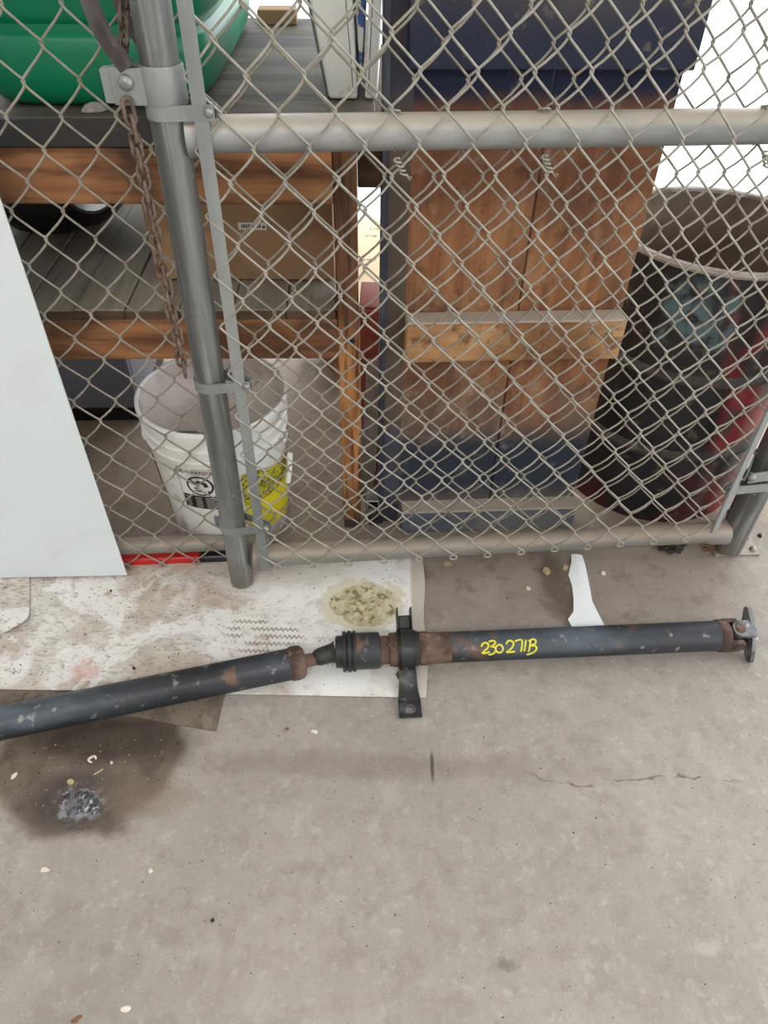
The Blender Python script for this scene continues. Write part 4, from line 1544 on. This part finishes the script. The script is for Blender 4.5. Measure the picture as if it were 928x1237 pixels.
# ------------------------------------------------------------------ plywood panel
PL = Frame(1.300, 4.2)
ply = thing('plank_panel', 'tall wooden panel of two wide planks with battens, blue sprayed top and bottom', 'panel', PL(.22, 0, 0))
PTH = .022
MB(PL).box((-.004, -PTH, .004), (.2555, 0, 1.24), .0015).build('plank', 'ply1', ply)
MB(PL).box((.2590, -PTH, .004), (.466, .0, 1.24), .0015).build('plank', 'ply2', ply)
MB(PL).box((-.016, -PTH-.006, .002), (-.004, .010, 1.24), .0015).build('edge_strip', 'edge', ply)
MB(PL).box((-.004, 0, .002), (.034, .0015, 1.238), .0004).build('side_strip', 'sidestrip', ply)
MB(PL).box((.033, .0, .480), (.464, .045, .568), .003).build('batten', 'batten', ply)
MB(PL).box((.040, .0, .003), (.462, .045, .070), .003).build('batten', 'batten_low', ply)
MB(PL).box((.022, .0, .985), (.474, .020, 1.24), .002).build('batten', 'batten_top', ply)
# ------------------------------------------------------------------ steel drum
DX, DY, DRr, DHh = .705, 1.545, .225, .655
dr = thing('steel_drum', 'black and red steel drum with open top behind the mesh', 'drum', (DX, DY, 0))
A, Bz = (DX, DY, 0), (DX, DY, 1)
MB().lathe(A, Bz, [(.012, DRr-.02), (.012, DRr-.002), (.0, DRr-.001), (.0, DRr+.002), (.008, DRr+.003), (.014, DRr), (.64, DRr)], 64, True, False).build('shell', 'drum', dr)
MB().lathe(A, Bz, [(.645, DRr-.003), (.40, DRr-.004), (.03, DRr-.006), (.03, .01)], 64, False, True).build('inside', 'drum_in', dr)
MB().lathe(A, Bz, [(.640, DRr-.003), (.640, DRr+.004), (.646, DRr+.0065), (.652, DRr+.005), (.655, DRr+.001), (.652, DRr-.004), (.645, DRr-.004)], 64, False, False).build('rim', 'drum_rim', dr)
for z in (.205, .405):
    MB().lathe(A, Bz, [(z-.016, DRr-.001), (z-.010, DRr+.007), (z-.003, DRr+.012), (z+.003, DRr+.012), (z+.010, DRr+.007), (z+.016, DRr-.001)], 64, False, False).build('hoop', 'drum_hoop', dr)


# ------------------------------------------------------------------ crumbs and chips on the floor
def flake(px, py, size, mat, label, z=.0, tall=.35, name='chip', cat='chip', curl=False, seed=0, asp=1.0, ang=None):
    rnd = random.Random(seed*17+3)
    p = on_floor(px, py)
    m = MB()
    if curl:
        pts = [(p.x+size*.5*cos(a), p.y+size*.45*sin(a), z+.0025+.002*sin(a*2)) for a in [2*pi*k/18 for k in range(15)]]
        m.tube(pts, [size*.10+size*.10*sin(pi*k/14) for k in range(15)], 6)
    else:
        a0 = rnd.random()*6 if ang is None else ang
        n_ = 8
        ring = []
        for k in range(n_):
            a = 2*pi*k/n_
            r_ = size*.5*(.7+.5*rnd.random())
            x, y = r_*cos(a)*asp, r_*sin(a)/max(asp, .5)**.5
            ring.append((p.x+x*cos(a0)-y*sin(a0), p.y+x*sin(a0)+y*cos(a0)))
        h = size*tall
        vs2 = [(x, y, z+.0002+h*.15*rnd.random()) for x, y in ring]+[(p.x+(x-p.x)*.72, p.y+(y-p.y)*.72, z+h*(.6+.5*rnd.random())) for x, y in ring]
        fs2 = [tuple(range(n_-1, -1, -1)), tuple(range(n_, 2*n_))]+[(k, (k+1) % n_, n_+(k+1) % n_, n_+k) for k in range(n_)]
        m.add(vs2, fs2)
    return tag(m.build(name, mat, smooth=25), label, cat)


flake(112, 918, .013, 'chip_white', 'curled white shell ring on the burnt stain', curl=True, name='shell_ring', cat='shell', seed=1)
flake(85, 945, .013, 'chip_tan', 'tan shell fragment on the stain above the ash', tall=.4, name='shell_fragment', cat='shell', seed=2)
flake(135, 922, .006, 'chip_white', 'tiny white bead on the stain right of the shell ring', tall=.9, name='bead', cat='bead', seed=3)
flake(120, 932, .0075, 'chip_tan', 'thin pale splinter on the burnt stain', tall=.1, name='splinter', cat='splinter', seed=4, asp=2.6, ang=.7)
flake(17, 937, .010, 'chip_white', 'white flake at the left edge of the burnt stain', tall=.2, seed=5, asp=1.6, ang=1.3)
flake(54, 1051, .011, 'chip_white', 'pale oblong flake below the burnt stain', tall=.25, seed=6, asp=1.5, ang=0)
flake(182, 1052, .008, 'chip_white', 'small greenish white crumb right below the burnt stain', tall=.5, seed=7, name='crumb', cat='crumb')
flake(257, 1112, .006, 'chip_dark', 'single black crumb in the middle of the bare foreground floor', tall=.7, seed=8, name='crumb', cat='crumb')
flake(92, 1232, .011, 'chip_brown', 'brown dry leaf bit at the bottom left edge', tall=.25, seed=9, name='leaf_bit', cat='leaf', asp=1.7, ang=.5)
flake(152, 1219, .011, 'chip_white', 'white curled shaving near the bottom edge', tall=.15, seed=10, name='shaving', cat='shaving', asp=1.6, ang=.1)
flake(380, 884, .011, 'chip_white', 'white flake on bare floor left of the bracket foot', tall=.2, seed=11, asp=1.5, ang=-.5)
flake(347, 881, .008, 'chip_brown', 'rusty brown flake below the cardboard, left of the white one', tall=.3, seed=12)
flake(541, 681, .017, 'chip_tan', 'flat tan chip under the gate beside the cardboard edge', tall=.2, seed=13, asp=1.5, ang=-.2)
flake(638, 711, .012, 'chip_white', 'pale chip on dirty floor left of the paper strip', tall=.3, seed=14)
flake(660, 690, .024, 'chip_tan', 'largest tan crust left of the paper strip top', tall=.3, seed=15, name='crust')
flake(729, 693, .012, 'chip_white', 'pale pebble on the floor right of the paper strip', tall=.5, seed=16, name='pebble', cat='pebble')
flake(683, 686, .016, 'chip_tan', 'tan crust touching the left side of the paper strip', tall=.3, seed=17, name='crust')
flake(135, 716, .006, 'chip_dark', 'black pellet on the white part of the cardboard sheet', z=.006, tall=.7, seed=18, name='pellet', cat='pellet')
flake(163, 810, .007, 'chip_dark', 'black pellet on the cardboard just above the driveshaft', z=.006, tall=.7, seed=19, name='pellet', cat='pellet')
flake(918, 648, .012, 'chip_dark', 'dark pebble beyond the base plate at the right edge', tall=.6, seed=20, name='pebble', cat='pebble')

# clump of dirt under the lower rail
m = MB()
p = on_floor(810, 664)
bmh = bmesh.new()
bmesh.ops.create_icosphere(bmh, subdivisions=3, radius=1)
bmh.verts.index_update()
m.add([(p.x+.026*q.co.x*(1+.9*mnoise.noise(q.co*2.2)), p.y+.018*q.co.y*(1+.9*mnoise.noise(q.co*2.7)), .011+max(-.0105, .014*q.co.z*(1+1.1*mnoise.noise(q.co*3)))) for q in bmh.verts], [[q.index for q in f.verts] for f in bmh.faces])
bmh.free()
tag(m.build('dirt_clump', 'chip_dark', smooth=30), 'dark crumbly dirt clump on the floor under the lower rail', 'dirt')
m = MB()
p = on_floor(862, 664)
for k in range(7):
    rnd = random.Random(k+40)
    a = (p.x+rnd.uniform(-.02, .02), p.y+rnd.uniform(-.01, .01), .004)
    m.tube([a, (a[0]+rnd.uniform(-.02, .02), a[1]+rnd.uniform(-.012, .012), .004+rnd.uniform(.002, .012)), (a[0]+rnd.uniform(-.02, .02), a[1]+rnd.uniform(-.012, .012), .003)], .0022, 5)
tag(m.build('dead_grass', 'chip_brown', smooth=80), 'tangle of dead brown stalks at the foot of the right upright', 'stalks', None, 'stuff')

# ash crust on the burnt spot
m = MB()
rows = []
for i in range(21):
    rows.append([(-.585+.12*j/20, .53+.085*i/20) for j in range(21)])


def ash_h(x, y):
    d = sqrt(((x+.523)/.05)**2+((y-.572)/.034)**2)
    d += .35*mnoise.noise(Vector((x*40, y*40, 1)))
    return -.0035+max(0, 1-d)*.006+(max(0, 1.1-d)*.006*max(0, mnoise.noise(Vector((x*150, y*150, 4)))+.25))


m.sheet(rows, ash_h, .001)
tag(m.build('ash_crust', 'ash', smooth=50), 'pale grey ash crust at the centre of the burnt stain', 'ash', None, 'stuff')

# fine grit too small to count
rnd = random.Random(5)
m = MB()
def grain(x, y, s, z):
    if z == 0 and x < .105 and (y > .78 or (x < -.29 and y > .70)):
        return
    a = rnd.random()*6
    pts = [(x+s*cos(a+2.1*k)*rnd.uniform(.6, 1.2), y+s*sin(a+2.1*k)*rnd.uniform(.6, 1.2), z) for k in range(3)]
    m.add(pts+[(x, y, z+s*rnd.uniform(.6, 1.2))], [(0, 2, 1), (0, 1, 3), (1, 2, 3), (2, 0, 3)])
for k in range(420):
    grain(rnd.uniform(-.75, .9), rnd.uniform(.25, 1.25), rnd.uniform(.0007, .0022), 0 )
for k in range(90):
    grain(rnd.gauss(-.53, .09), rnd.gauss(.66, .07), rnd.uniform(.0007, .002), 0)
for k in range(200):
    grain(rnd.uniform(.12, .95), rnd.gauss(1.14, .06), rnd.uniform(.0006, .0020), 0)
tag(m.build('grit', 'chip_tan', smooth=0), 'fine pale grit scattered over the concrete floor', 'grit', None, 'stuff')
m = MB()
for k in range(260):
    grain(rnd.uniform(-.80, .9), rnd.uniform(.25, 1.22), rnd.uniform(.0007, .0022), 0)
for k in range(200):
    grain(rnd.gauss(-.55, .10), rnd.gauss(.72, .04), rnd.uniform(.001, .003), 0)
for k in range(140):
    grain(rnd.uniform(-.80, .06), rnd.uniform(.82, 1.15), rnd.uniform(.0012, .0026), .0055)
tag(m.build('grit', 'chip_dark', smooth=0), 'fine dark grit scattered over the floor and cardboard', 'grit', None, 'stuff')
